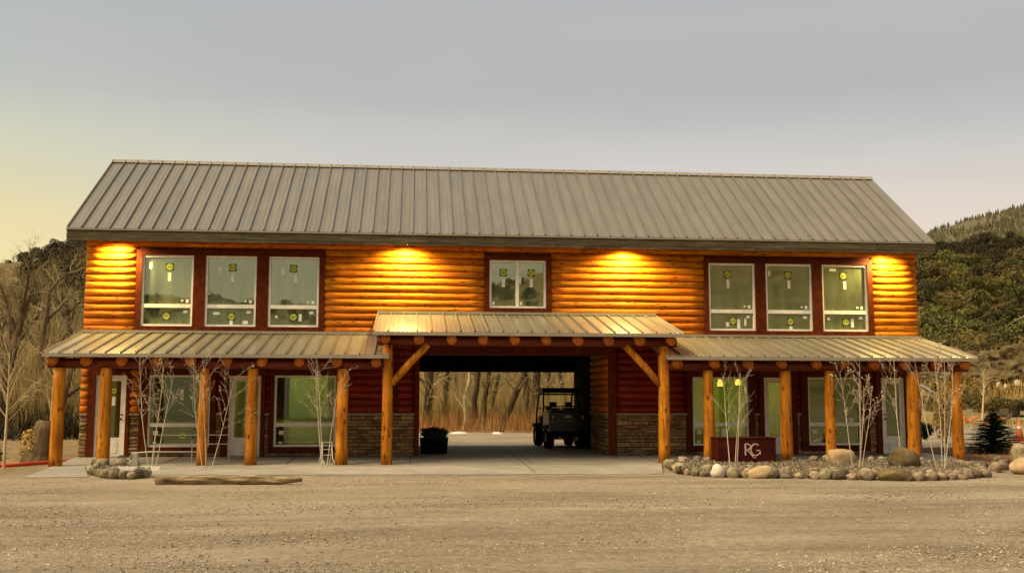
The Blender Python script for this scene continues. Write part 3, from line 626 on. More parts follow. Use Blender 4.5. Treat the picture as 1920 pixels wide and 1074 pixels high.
# posts
def post(u, v, ztop, r_, zoff=0):
    x = atY(u, v, -2.65).x; zb = gz(-2.65)-.02; q = MB(); K = 9; s1 = R.random()*90
    pts = []; rs = []
    for i in range(K):
        t = i/(K-1); z = zb+(ztop-zb)*t
        pts.append((x+.018*noise.noise(Vector((z*.8, s1, 0))), -2.65+.015*noise.noise(Vector((z*.8, s1, 4))), z)); rs.append(r_*(1.05-.13*t+.05*noise.noise(Vector((z*2, s1, 8)))))
    q.tube(pts, rs, 16); q.build('log_post', M['log_v'], B, True)
    q = MB(); q.lathe([(r_*1.02, 0), (r_*1.02, .035)], (x, -2.65, zb+.02), 14); q.build('post_base', M['black'], B); return x
for u, r_ in ((108, .145), (196, .145), (381, .125), (472, .14), (641, .145)): post(u, 780, 2.26, r_)
xa = post(726, 755, 2.86, .13); xb = post(1245, 755, 2.86, .145)
for u, r_ in ((1329, .14), (1474, .15), (1557, .13), (1712, .155), (1795, .14)): post(u, 780, 2.26, r_)
for xp, sg in ((xa, 1), (xb, -1)):
    q = MB(); q.tube([(xp+sg*.10, -2.65, 1.90), (xp+sg*.5, -2.66, 2.36), (xp+sg*.98, -2.66, 2.87)], [.088, .092, .088], 12); q.build('brace_log', M['log_v'], B, True)

# soffit lamps
def lamp(u, v, lab, pw):
    p = atY(u, v, -.46); x = p.x
    e = empty('soffit_lamp', (x, -.46, 5.76)); tag(e, lab, 'lamp', 'warm lamps under the main eave')
    q = MB(); q.lathe([(.055, -.085), (.06, -.08), (.06, 0)], n=16); q.build('housing', M['black'], e)
    q = MB(); q.lathe([(.03, -.100), (.044, -.094), (.044, -.086)], n=14); q.build('bulb', plain('bulb_glow', (.8, .6, .2), .5, .3, (1, .74, .03), 9), e)
    l_ = bpy.data.lights.new('lamp_light', 'SPOT'); l_.energy = pw; l_.color = (1, .76, .26); l_.spot_size = radians(166); l_.spot_blend = .75; l_.shadow_soft_size = .04
    o = bpy.data.objects.new('lamp_light', l_); COL.objects.link(o); o.parent = e; o.location = (0, .04, -.125); o.rotation_euler = (radians(6), 0, 0)
lamp(217, 455, 'glowing soffit lamp at the left end of the eave above the left corner logs', 720)
lamp(761, 462, 'glowing soffit lamp between the left window trio and the middle window', 720)
lamp(1175, 468, 'glowing soffit lamp between the middle window and the right window trio', 720)
lamp(1663, 474, 'glowing soffit lamp at the right end of the eave above the right corner logs', 720)
# interior pendants behind the right porch window, and one in the left shop room
def pendant(x, y, z, pw, lab):
    e = empty('pendant_lamp', (x, y, 2.95)); tag(e, lab, 'lamp', 'warm pendant lamps inside')
    q = MB(); q.tube([(0, 0, 0), (0, 0, z-2.95+.12)], .008, 6); q.build('cord', M['black'], e)
    q = MB(); q.lathe([(.08, z-2.95-.08), (.085, z-2.95), (.04, z-2.95+.12)], n=14); q.build('lamp_shade', plain('shade_glow', (.8, .5, .2), .6, .3, (1, .55, .16), 2.2), e)
    l_ = bpy.data.lights.new('pendant_light', 'POINT'); l_.energy = pw; l_.color = (1, .80, .42); l_.shadow_soft_size = .08
    o = bpy.data.objects.new('pendant_light', l_); COL.objects.link(o); o.parent = e; o.location = (0, 0, z-2.95-.18)
p = atY(1350, 724, 1.5); pendant(p.x, 1.5, 1.98, 14, 'left glowing pendant lamp seen through the right porch window')
p = atY(1384, 722, 1.5); pendant(p.x, 1.5, 2.02, 14, 'right glowing pendant lamp seen through the right porch window')
pendant(-3.4, 1.7, 2.62, 26, 'glowing pendant lamp high inside the left ground-floor room')

# ------------------------------------------------------------------ rocks
def rock_mesh(seed, mat, sub=3, amp=.22, ang=False):
    import bmesh
    bm = bmesh.new(); bmesh.ops.create_icosphere(bm, subdivisions=sub, radius=.5)
    for v in bm.verts:
        n_ = noise.fractal(v.co*1.7+Vector((seed*9.1, 0, 0)), 1, 2, 4)
        if ang:
            c = v.co.normalized(); k = max(abs(c.x), abs(c.y), abs(c.z)); v.co = c*.5*(.62/k*.6+.45)
        v.co *= 1+amp*n_
    me = bpy.data.meshes.new('rock'); bm.to_mesh(me); bm.free(); me.materials.append(mat)
    me.polygons.foreach_set('use_smooth', [True]*len(me.polygons)); return me
RM = [rock_mesh(i, M['rock'], 3, (.22, .34, .28)[i % 3], i % 3 == 1) for i in range(10)]
def rock(name, me, x, y, sx, sy, sz, lab, grp=None, cat='rock', rz=None, z=None, tilt=(0, 0)):
    z = gz(y)+sz*.33 if z is None else z
    o = inst(name, me, None, (x, y, z), (tilt[0], tilt[1], R.uniform(0, 6) if rz is None else rz), (sx, sy, sz)); tag(o, lab, cat, grp); return o
def along(pts, step):
    out_ = []
    for (a, b) in zip(pts[:-1], pts[1:]):
        L_ = (b-a).length; n_ = max(1, round(L_/step))
        for k in range(n_): out_.append(a+(b-a)*(k/n_))
    return out_+[pts[-1]]
FB = [P_(*t) for t in ((1252, 872), (1264, 880), (1290, 889), (1320, 893), (1400, 896), (1500, 897), (1600, 899), (1700, 901), (1790, 899), (1845, 894), (1838, 880), (1790, 869))]
BED = [(p.x, p.y) for p in FB]+[(12.5, -2.85), (7, -2.85)]
spec = {14: ('tan elongated cobble lying aslant in the front border below the sign box', (.62, .3, .3), M['tanrock']), 11: ('round whitish cobble in the front border left of the long tan cobble', (.32, .3, .33), plain('white_rock', (.62, .55, .42), .8)), 24: ('wide flat brown cobble in the border under the mossy boulder', (.7, .4, .3), M['mossrock'])}
for k, p in enumerate(along(FB, .27)):
    if k in spec:
        rock('rock', rock_mesh(70+k, spec[k][2]), p.x, p.y, *spec[k][1], spec[k][0], rz=R.uniform(-.3, .3), tilt=(0, -.25 if k == 14 else 0)); continue
    s_ = R.uniform(.16, .31)
    rock('rock', R.choice(RM), p.x+R.uniform(-.04, .04), p.y+R.uniform(-.05, .05), s_*R.uniform(.8, 1.5), s_, s_*R.uniform(.65, 1.0), 'round river cobble in the border row around the right planting bed', 'cobbles bordering the right planting bed', tilt=(R.uniform(-.5, .5), R.uniform(-.5, .5)))
for k in range(34):
    a = FB[R.randrange(2, 9)]; b = FB[R.randrange(2, 9)]; t = R.random(); p = a+(b-a)*t
    s_ = R.uniform(.14, .26); yy = p.y+R.uniform(.3, 1.0)
    rock('rock', R.choice(RM), p.x+R.uniform(-.3, .3), yy, s_*1.2, s_, s_, 'small rounded stone lying inside the right planting bed', 'small stones inside the right planting bed', z=gz(yy)+.10)
for k in range(26):
    x = R.uniform(6.2, 13); yy = R.uniform(-3.2, -2.75); s_ = R.uniform(.12, .24)
    rock('rock', R.choice(RM), x, yy, s_*1.2, s_, s_, 'small stone along the porch edge of the right bed', 'small stones along the porch edge', z=gz(yy)+.10)
lb = [P_(*t) for t in ((170, 886), (190, 893), (215, 896), (246, 897), (272, 893))]
for k, p in enumerate(along(lb, .22)):
    s_ = R.uniform(.15, .26)
    rock('rock', R.choice(RM), p.x, p.y, s_, s_, s_*1.15, 'pale cobble in the front row of the small left bed', 'cobbles fronting the small left bed')
for k in range(16):
    p = P_(R.uniform(178, 262), R.uniform(870, 886)); s_ = R.uniform(.15, .26)
    rock('rock', R.choice(RM), p.x, p.y, s_*1.2, s_, s_, 'grey stone heaped inside the small left bed', 'stones heaped in the small left bed', z=gz(p.y)+.10)
# soil mound and gravel in the beds
def bed(poly, name, hgt):
    q = MB(); cx = sum(p[0] for p in poly)/len(poly); cy = sum(p[1] for p in poly)/len(poly)
    for s_, h in ((1, -.05), (.93, hgt*.7), (.6, hgt), (.01, hgt)):
        for p in poly:
            x, y = cx+(p[0]-cx)*s_, cy+(p[1]-cy)*s_; q.v.append((x, y, gz(y)+h))
    n_ = len(poly)
    for i in range(3):
        for k in range(n_): q.f.append((i*n_+k, i*n_+(k+1) % n_, (i+1)*n_+(k+1) % n_, (i+1)*n_+k))
    q.m = [0]*len(q.f); o = q.build(name, M['mortar'], None, True); o['kind'] = 'structure'
bed(BED, 'planting_bed_soil', .07)
lpoly = [(p.x, p.y) for p in lb]+[(P_(265, 875).x, -3.6), (P_(180, 872).x, -3.4)]
bed(lpoly, 'planting_bed_soil', .06)
def inpoly(x, y, poly):
    c = False; j = len(poly)-1
    for i in range(len(poly)):
        if (poly[i][1] > y) != (poly[j][1] > y) and x < (poly[j][0]-poly[i][0])*(y-poly[i][1])/(poly[j][1]-poly[i][1])+poly[i][0]: c = not c
        j = i
    return c
def pebbles(name, pts, sizes, zf, mat, seed):
    rg = np.random.default_rng(seed); n_ = len(pts); base = np.array([(1, 0, 0), (0, 1, 0), (-1, 0, 0), (0, -1, 0), (0, 0, 1), (0, 0, -1)], float)
    fc = np.array([(0, 1, 4), (1, 2, 4), (2, 3, 4), (3, 0, 4), (1, 0, 5), (2, 1, 5), (3, 2, 5), (0, 3, 5)])
    V = base[None]*(1+rg.uniform(-.35, .35, (n_, 6, 1))); a = rg.uniform(0, 6.28, n_); c, s_ = np.cos(a), np.sin(a)
    V = np.stack([V[..., 0]*c[:, None]-V[..., 1]*s_[:, None], V[..., 0]*s_[:, None]+V[..., 1]*c[:, None], V[..., 2]*.7], -1)*np.array(sizes)[:, None, None]
    V += np.array([(x, y, zf(x, y)) for x, y in pts])[:, None, :]
    Fc = (fc[None]+(np.arange(n_)*6)[:, None, None]).reshape(-1, 3)
    me = bpy.data.meshes.new(name); me.from_pydata(V.reshape(-1, 3).tolist(), [], Fc.tolist()); me.materials.append(mat); o = bpy.data.objects.new(name, me); COL.objects.link(o); o['kind'] = 'stuff'; return o
rg = np.random.default_rng(3)
pts = []
while len(pts) < 5200:
    x, y = rg.uniform(5.2, 13.5), rg.uniform(-8, -2.8)
    if inpoly(x, y, BED): pts.append((x, y))
while len(pts) < 5700:
    x, y = rg.uniform(-7, -4), rg.uniform(-6, -3)
    if inpoly(x, y, lpoly): pts.append((x, y))
pebbles('bed_gravel', pts, rg.uniform(.02, .06, len(pts)), lambda x, y: gz(y)+.065, nmat('bed_pebble', [(.3, (.04, .030, .016)), (.5, (.12, .09, .05)), (.68, (.34, .28, .18))], ns=17, det=2, rough=.9, bump=0), 5)
pts = []; sz = []
while len(pts) < 52000:
    d = 8.8+17*rg.random()**1.7; az = radians(rg.uniform(-23, 34)); x, y = d*sin(az), d*cos(az)-CD
    if y > -5.6: continue
    cl = noise.noise(Vector((x*.35, y*.8, 4)))+.25*noise.noise(Vector((x*1.5, y*3, 1)))+(.35 if (x > 1 and y < -17.0) else 0)
    if rg.random() > .30+.75*cl: continue
    pts.append((x, y)); sz.append(rg.choice([.005, .008, .011, .016, .026], p=[.30, .36, .22, .10, .02]))
pebbles('gravel', pts, np.array(sz)*rg.uniform(.8, 1.2, len(sz)), lambda x, y: -.128, M['pebble'], 6)

# boulders
p = P_(1577, 872); rock('boulder', rock_mesh(31, M['tanrock'], 3, .2, True), p.x, -3.6, .76, .55, .54, 'tan angular boulder beside the aspen clump in the right bed', cat='boulder', rz=.2, z=.08)
x_ = atY(1577, 860, -3.6).x; bpy.data.objects[-1] if False else None
o = [q for q in COL.objects if q.name.startswith('boulder')][-1]; o.location = (x_, -3.6, .10)
x_ = atY(1695, 865, -4.6).x
rock('boulder', rock_mesh(35, M['mossrock'], 4, .22), x_, -4.6, .76, .66, .62, 'dark brown mossy boulder at the foot of the single aspen', cat='boulder', rz=.4, z=.10)
p = P_(1905, 887); rock('boulder', rock_mesh(38, M['tanrock'], 3, .16), p.x+.25, p.y, .75, .6, .42, 'tan rounded boulder under the white boulder at the right edge', cat='boulder', rz=.1)
p2 = P_(1915, 872); rock('boulder', rock_mesh(39, M['rock'], 3, .3, True), p.x+.32, p.y+.35, .48, .45, .5, 'white boulder behind the tan one at the right edge', cat='boulder', z=.32)
for k in range(9):
    p = P_(R.uniform(1862, 1890), R.uniform(868, 884)); s_ = R.uniform(.16, .3); rock('rock', R.choice(RM), p.x, p.y, s_, s_, s_, 'brown stone beside the slab corner at the right edge', 'stones beside the right slab corner')

# RG sign box
sx0, sx1 = atY(1347, 850, -3.4).x, atY(1455, 850, -3.4).x; zt = atY(1400, 822, -3.4).z
e = empty('sign_box', ((sx0+sx1)/2, -3.1, -.05)); tag(e, 'dark red metal box sign with two pale entwined letters in the right bed', 'sign')
hw = (sx1-sx0)/2; hh = zt+.05
q = MB(); q.box(-hw, hw, -.3, .3, 0, hh); bo = q.build('box', M['rust'], e)
q = MB(); q.box(-hw-.015, hw+.015, -.315, .315, hh, hh+.03); q.build('top_plate', M['rust'], e)
def stroke(q, pts, wd_):
    # tapered flat letter strokes, raised from the plate
    for (a, b), (wa, wb) in zip(zip(pts[:-1], pts[1:]), zip(wd_[:-1], wd_[1:])):
        d = Vector((b[0]-a[0], b[1]-a[1])); d.normalize(); n_ = Vector((-d.y, d.x))
        A = [(a[0]+n_.x*wa/2, a[1]+n_.y*wa/2), (b[0]+n_.x*wb/2, b[1]+n_.y*wb/2), (b[0]-n_.x*wb/2, b[1]-n_.y*wb/2), (a[0]-n_.x*wa/2, a[1]-n_.y*wa/2)]
        q.prism(A, 'y', -.318, -.301)
cxl, zl, Hh = atY(1409, 843, -3.4).x-(sx0+sx1)/2, .22, .28
q = MB()
rx = cxl-.155
stroke(q, [(rx, zl), (rx, zl+Hh)], [.03, .03])
arc = [(rx+.0+.115*cos(t)*.95+.02, zl+Hh*.74+Hh*.26*sin(t)) for t in np.linspace(pi*.55, -pi*.5, 11)]
stroke(q, [(rx, zl+Hh)]+arc+[(rx+.015, zl+Hh*.47)], [.02]+[.026]*11+[.016])
stroke(q, [(rx+.05, zl+Hh*.47), (rx+.14, zl+Hh*.1), (rx+.2, zl-.05), (rx+.28, zl-.06)], [.03, .03, .024, .008])
q.build('letter_r', M['letter'], e)
q = MB(); gx = cxl+.10
arc = [(gx+.115*cos(t), zl+Hh*.48+Hh*.5*sin(t)) for t in np.linspace(pi*.28, pi*1.80, 18)]
stroke(q, arc, [.016]+[.028]*16+[.02]); stroke(q, [(gx+.02, zl+Hh*.42), (gx+.115, zl+Hh*.42), (gx+.115, zl+Hh*.08)], [.02, .022, .026])
q.build('letter_g', M['letter'], e)

# ------------------------------------------------------------------ trees
def grow(mb, p, d, ln, r_, lev, rg_, cfg, leaves=None):
    segs = cfg['segs'][lev]; pts = [p.copy()]; rs = [r_]; tips = cfg['taper'][lev]; dirs = [d.copy()]
    for i in range(segs):
        j = Vector((rg_.gauss(0, 1), rg_.gauss(0, 1), rg_.gauss(0, 1)))*cfg['wob'][lev]
        d = (d+j+Vector((0, 0, cfg['up'][lev]))).normalized(); p = p+d*(ln/segs); pts.append(p.copy()); dirs.append(d.copy()); rs.append(r_*(1-(1-tips)*(i+1)/segs))
    mb[min(lev, len(mb)-1)].tube(pts, rs, cfg['sides'][lev], cap=False)
    if lev+1 < len(cfg['segs']):
        nb = cfg['nb'][lev]; nb = rg_.randint(nb[0], nb[1])
        for k in range(nb):
            t = cfg['t0'][lev]+(1-cfg['t0'][lev])*(k+rg_.random())/nb; i = min(int(t*segs), segs-1); f = t*segs-i
            q = pts[i].lerp(pts[i+1], f); dd = dirs[i+1]; az_ = rg_.uniform(0, 2*pi); ax = dd.orthogonal().normalized(); ax.rotate(Matrix.Rotation(az_, 3, dd))
            an = radians(rg_.uniform(*cfg['ang'][lev])); nd = (dd*cos(an)+ax*sin(an)).normalized()
            grow(mb, q, nd, ln*rg_.uniform(*cfg['lr'][lev])*(1.15-.55*t), max(rs[i]*cfg['rr'][lev], cfg.get('rmin', .004)), lev+1, rg_, cfg, leaves)
    elif leaves is not None: leaves.append(pts[-1]); leaves.append(pts[len(pts)//2])
def leafmesh(pts, n_, size, rg_, mat, name, parent):
    q = MB()
    for _ in range(n_):
        c = Vector(rg_.choice(pts))+Vector((rg_.gauss(0, .02), rg_.gauss(0, .02), rg_.gauss(0, .02))); a = Vector((rg_.gauss(0, 1), rg_.gauss(0, 1), rg_.gauss(0, 1))).normalized()*size; b = a.orthogonal().normalized()*size*.7
        q.add([c-a, c+b, c+a, c-b], [(0, 1, 2, 3)])
    return q.build(name, mat, parent)
SAP = dict(rmin=.0028, segs=[8, 4, 3], taper=[.25, .3, .4], wob=[.022, .08, .14], up=[.03, .10, .05], sides=[7, 5, 4], nb=[(8, 11), (2, 4)], t0=[.38, .3], ang=[(25, 48), (22, 45)], lr=[(.22, .36), (.35, .55)], rr=[.42, .55])
def sapling(x, y, h, stems, lab, seed, spread=.12, leaves=(30, 0), cfg=SAP, r0_=.0135, mat='aspen', name='aspen_sapling', cat='tree', zb=None, grp='young aspens in front of the building'):
    rg_ = random.Random(seed); e = empty(name, (x, y, gz(y) if zb is None else zb)); tag(e, lab, cat, grp); tip = []
    crown = MB()
    for k in range(stems):
        tr = MB(); a = rg_.uniform(0, 6.28); off = Vector((cos(a), sin(a)*.5, 0))*spread*(.3+.7*rg_.random())
        lean = Vector((off.x*rg_.uniform(.3, 1.3), off.y*.6, 1)).normalized() if stems > 1 else Vector((.02, 0, 1)).normalized()
        hk = h*(1 if k == 0 else rg_.uniform(.72, .98))
        grow([tr, crown, crown], off*.5, lean, hk, r0_*rg_.uniform(.75, 1.1), 0, rg_, cfg, tip); tr.build('trunk', M[mat], e, True)
    crown.build('crown', M[mat], e, True)
    if leaves[0]: leafmesh(tip, leaves[0]*2, .018, rg_, M['leafred'], 'dry_leaves', e)
    if leaves[1]: leafmesh(tip, leaves[1]*2, .017, rg_, M['leafpale'], 'pale_leaves', e)
    return e
def hpx(u, vt, y): return atY(u, vt, y).z
def sp(u, vt, y, stems, lab, seed, **k):
    x = atY(u, 800, y).x; return sapling(x, y, hpx(u, vt, y)-gz(y), stems, lab, seed, **k)
SAPW = dict(SAP); SAPW['nb'] = [(8, 10), (3, 4)]; SAPW['lr'] = [(.28, .48), (.35, .55)]; SAPW['ang'] = [(30, 60), (25, 50)]
sp(288, 672, -3.6, 3, 'bare aspen clump with reddish leaf bits before the left porch, by the stone pier', 11, spread=.22, leaves=(70, 15), cfg=SAPW)
sp(392, 668, -3.7, 3, 'bare aspen clump leaning right beside the slim porch post', 12, spread=.30, leaves=(70, 15), cfg=SAPW)
sp(610, 672, -3.4, 3, 'white-stemmed aspen clump left of the thick bent-looking porch post', 16, spread=.22, leaves=(40, 20), cfg=SAPW)
sp(1372, 697, -5.6, 3, 'bare pale aspen clump standing before the dark red sign box', 14, spread=.26, leaves=(0, 0))
sp(1606, 676, -5.0, 4, 'four-stemmed aspen clump right of the tan boulder', 15, spread=.26, leaves=(50, 60))
sp(1690, 655, -4.3, 1, 'single slim aspen rising behind the dark mossy boulder', 17, leaves=(10, 30))
sp(1762, 648, -5.4, 4, 'tall white-stemmed aspen clump at the right end of the bed', 18, spread=.30, leaves=(30, 60))
sp(14, 660, -3.4, 1, 'pale bare young tree at the left edge of the yard', 19, r0_=.04, cfg=dict(SAP, nb=[(18, 22), (4, 6)], lr=[(.32, .5), (.4, .6)]), leaves=(0, 0), mat='paletwig', name='young_tree', grp=None)
sp(92, 672, 6, 1, 'pale bare young tree behind the leftmost porch post', 20, r0_=.04, cfg=dict(SAP, nb=[(18, 22), (4, 6)], lr=[(.3, .45), (.4, .6)]), leaves=(0, 0), mat='paletwig', name='young_tree', grp=None)
sp(1840, 688, 34, 2, 'bare pale young tree in the field beyond the spruce', 21, r0_=.06, leaves=(0, 0), mat='paletwig', name='young_tree', grp=None, spread=.5)

# cottonwoods
CW1 = dict(segs=[9, 7, 5, 4, 3], taper=[.35, .25, .25, .3, .4], wob=[.07, .13, .16, .18, .2], up=[.03, .06, .03, .0, -.02], sides=[9, 6, 5, 4, 3], nb=[(6, 8), (6, 8), (5, 8), (4, 6)], t0=[.25, .2, .2, .15], ang=[(25, 55), (28, 55), (25, 60), (25, 65)], lr=[(.5, .75), (.4, .6), (.4, .6), (.4, .65)], rr=[.55, .5, .5, .55])
def big_tree(seed, h, r_, lean=0.):
    rg_ = random.Random(seed); tr, li, tw = MB(), MB(), MB()
    grow([tr, li, tw, tw, tw], Vector((0, 0, -.2)), Vector((lean, 0, 1)).normalized(), h*.7, r_, 0, rg_, CW1)
    return tr.mesh('trunk', M['bark'], True), li.mesh('limbs', M['bark'], True), tw.mesh('crown', M['twig'], False)
BT = [big_tree(101, 11, .34, .18), big_tree(102, 11, .30, -.1), big_tree(103, 10, .28, .3), big_tree(104, 9, .25, 0)]
def put_tree(k, x, y, rz, sc, lab, grp):
    e = empty('cottonwood_tree', (x, y, -.13), None, rz); e.scale = (sc, sc, sc); tag(e, lab, 'tree', grp)
    for nme, me in zip(('trunk', 'limb', 'crown'), BT[k]): inst(nme, me, e)
def polxy(az, d): return d*sin(radians(az)), d*cos(radians(az))-CD
GL = 'bare cottonwoods left of the building'
for k, (vv, az, d, rz, sc) in enumerate([(0, -20.9, 46, .4, 1.0), (1, -19.2, 54, 2.2, 1.15), (2, -18.3, 45, 1.2, .8), (3, -22.6, 50, 3.1, 1.15), (0, -17.2, 60, 4.4, 1.1), (1, -20.2, 66, 5.2, 1.25), (2, -23.8, 60, .9, 1.2), (3, -18.6, 72, 1.9, 1.25), (2, -21.5, 76, 3.8, 1.35), (0, -16.0, 70, 2.8, 1.0)]):
    x, y = polxy(az, d); put_tree(vv, x, y, rz, sc*.80, 'bare tangled cottonwood in the thicket left of the building', GL)
GB = 'bare trees seen through the drive-through'
for k in range(15):
    az = 0.2+k*.66+R.uniform(-.3, .3); d = R.uniform(50, 72); x, y = polxy(az, d+8); put_tree(R.randrange(4), x, y, R.uniform(0, 6), R.uniform(.55, .95), 'bare cottonwood in the thicket behind the drive-through', GB)
# straight trunks of the grove seen through the passage
def trunk(u0, v0, u1, v1, yb, r_, mat, lab, fork=True, seed=0):
    a, b = atY(u0, v0, yb), atY(u1, v1, yb); rg_ = random.Random(seed*7+3); e = empty('tree', (a.x, yb, -.13)); tag(e, lab, 'tree', 'grove trunks seen through the drive-through')
    top = Vector((b.x-a.x, 0, b.z+.13)); q = MB(); K = 7; pts = []
    for i in range(K+4):
        t = i/(K-1); pts.append(Vector((top.x*t, .3*noise.noise(Vector((t*2, seed, 0))), top.z*t))+Vector((.12*noise.noise(Vector((t*3, seed, 5))), 0, 0)))
    q.tube(pts, [r_*(1.25-.6*i/(K+3)) for i in range(K+4)], 9, cap=False); q.build('trunk', mat, e, True)
    cr_ = MB()
    for k in range(9):
        i = rg_.randint(2, K+2); d_ = Vector((rg_.uniform(-1, 1), rg_.uniform(-.7, .7), rg_.uniform(.3, 1.2))).normalized()
        grow([cr_], pts[i], d_, rg_.uniform(1.2, 2.6), r_*.3, 0, rg_, dict(segs=[5, 4, 3], taper=[.3, .3, .4], wob=[.15, .2, .2], up=[.03, 0, 0], sides=[5, 4, 3], nb=[(4, 6), (3, 5)], t0=[.2, .2], ang=[(25, 60), (25, 60)], lr=[(.4, .6), (.4, .6)], rr=[.55, .6]))
    cr_.build('crown', M['twig'], e)
TR = [((800, 806), (806, 690), 25, .20, 'darkbark', 'dark leaning trunk beside the left jamb of the drive-through'), ((832, 800), (838, 690), 27, .14, 'darkbark', 'brown trunk in the grove, second from the left jamb'), ((868, 800), (880, 690), 24, .07, 'paletwig', 'thin pale trunk left of centre in the grove'), ((886, 806), (897, 690), 23, .13, 'darkbark', 'dark trunk right of the thin pale trunk'), ((903, 806), (917, 690), 25, .12, 'darkbark', 'forked dark trunk near the middle of the grove'), ((918, 806), (935, 690), 27, .10, 'darkbark', 'slim straight trunk right of the forked one'), ((938, 806), (984, 696), 22, .15, 'darkbark', 'strongly leaning trunk over the snow patch'), ((992, 806), (984, 690), 26, .15, 'darkbark', 'upright trunk meeting the leaning one near the roof of the buggy'), ((1001, 806), (1008, 690), 28, .22, 'darkbark', 'thick dark trunk left of the buggy canopy'), ((1026, 806), (1030, 690), 30, .10, 'darkbark', 'slim trunk directly behind the buggy'), ((1062, 806), (1050, 690), 30, .13, 'darkbark', 'forked trunk at the right side of the passage opening')]
for i, (a, b, yb, r_, m_, lab) in enumerate(TR): trunk(*a, *b, yb, r_, M[m_], lab, seed=i+1)
# brush behind the passage
def brush(name, n_, az0, az1, d0, d1, h0, h1, wdt, mat, seed, lean=.18):
    rg_ = random.Random(seed); q = MB()
    for _ in range(n_):
        az = rg_.uniform(az0, az1); d = rg_.uniform(d0, d1); x, y = polxy(az, d); z = terr(x, y)-.05; h = rg_.uniform(h0, h1)
        a = rg_.uniform(0, pi); wx, wy = cos(a)*wdt, sin(a)*wdt; lx, ly = rg_.gauss(0, lean)*h, rg_.gauss(0, lean)*h; m1 = rg_.uniform(.3, .7)
        bx, by = rg_.gauss(0, .05)*h, rg_.gauss(0, .05)*h
        q.v += [(x-wx, y-wy, z), (x+wx, y+wy, z), (x+lx*m1+bx+wx*.8, y+ly*m1+by+wy*.8, z+h*m1), (x+lx*m1+bx-wx*.8, y+ly*m1+by-wy*.8, z+h*m1), (x+lx, y+ly, z+h)]
        o = len(q.v)-5; q.f += [(o, o+1, o+2, o+3), (o+3, o+2, o+4)]; q.m += [0, 0]
    ob = q.build(name, mat); ob['kind'] = 'stuff'; return ob
brush('willow_brush', 4200, -.6, 11.5, 49, 56, .3, 1.35, .009, M['reed'], 1)
brush('tall_brush', 8000, -1, 12, 64, 88, 1.2, 5.0, .018, M['tawny'], 2, .16)
brush('gold_brush', 9500, -.8, 11.5, 53, 63, .8, 3.0, .011, M['tawny'], 12, .2)
brush('undergrowth', 9000, -25, -15, 46, 82, 1.0, 5.0, .016, M['tawny'], 4, .2)
brush('dark_undergrowth', 2500, -25, -15, 44, 60, .4, 1.8, .03, M['dkjuniper'], 5, .3)
brush('field_grass', 9000, 25, 38, 62, 110, .15, .7, .012, M['tawny'], 6, .25)
brush('hillside_scrub', 9000, 25, 38, 100, 150, .4, 2.2, .03, M['gold'], 9, .3)
brush('hill_scrub', 14000, -27, -13, 85, 235, 1.0, 4.5, .05, M['tawny'], 8, .25)
brush('back_scrub', 5000, -2, 13, 70, 110, 2, 7, .04, M['tawny'], 10, .2)

# juniper bushes on the hillside
def bush_mesh(seed, n_, mat, flat=.85, leaf=.12, name='crown', cl=6, lob=.30, loose=.28):
    rg_ = random.Random(seed); q = MB()
    cs = [(Vector((0, 0, .42*flat)), Vector((.46, .46, .42*flat)))]
    for k in range(cl):
        a = rg_.uniform(0, 6.28); r_ = rg_.uniform(.2, .42); cs.append((Vector((cos(a)*r_, sin(a)*r_, rg_.uniform(.2, .75)*flat)), Vector((1, 1, .9))*rg_.uniform(lob*.6, lob)))
    for _ in range(n_):
        c, r_ = cs[0] if rg_.random() < .3 else rg_.choice(cs[1:]); d = Vector((rg_.gauss(0, 1), rg_.gauss(0, 1), rg_.gauss(.15, 1))).normalized(); k = 1.08-loose+loose*rg_.random(); p = Vector((c.x+d.x*r_.x*k, c.y+d.y*r_.y*k, c.z+d.z*r_.z*k))
        if p.z < .02: p.z = .02+rg_.random()*.08
        nn_ = (d+Vector((rg_.gauss(0, .45), rg_.gauss(0, .45), rg_.gauss(0, .45)))).normalized(); a = nn_.orthogonal().normalized(); a.rotate(Matrix.Rotation(rg_.uniform(0, 6.28), 3, nn_)); a *= leaf*rg_.uniform(.5, 1); b = nn_.cross(a)*.7
        q.add([p-a, p+b, p+a*.9-b*.2], [(0, 1, 2)])
    return q.mesh(name, mat)
BM = [bush_mesh(200+i, 900, M['juniper'], R.uniform(.8, 1.15), .085) for i in range(6)]
GM_ = [bush_mesh(220+i, 800, M['goldjuniper'], R.uniform(.7, 1.), .09) for i in range(3)]
DM = [bush_mesh(230+i, 420, M['dkjuniper'], 1.3, .13) for i in range(3)]
rgb = random.Random(5); pts = []
for _ in range(3600):
    az = rgb.uniform(24.5, 37); d = 112+156*rgb.random()**.8
    x, y = polxy(az, d); s_ = rgb.uniform(1.7, 4.6)*(.6 if d < 125 else 1)
    if all((x-a)**2+(y-b)**2 > (.37*(s_+c))**2 for a, b, c, _, _ in pts): pts.append((x, y, s_, d, az))
pts.sort(key=lambda t: (not (26.6 < t[4] < 33.5), t[3]))
tm = MB(); tm.tube([(0, 0, -.4), (.03, 0, .3), (.0, .02, .6)], [.09, .07, .03], 6); TM = tm.mesh('trunk', M['bark'])
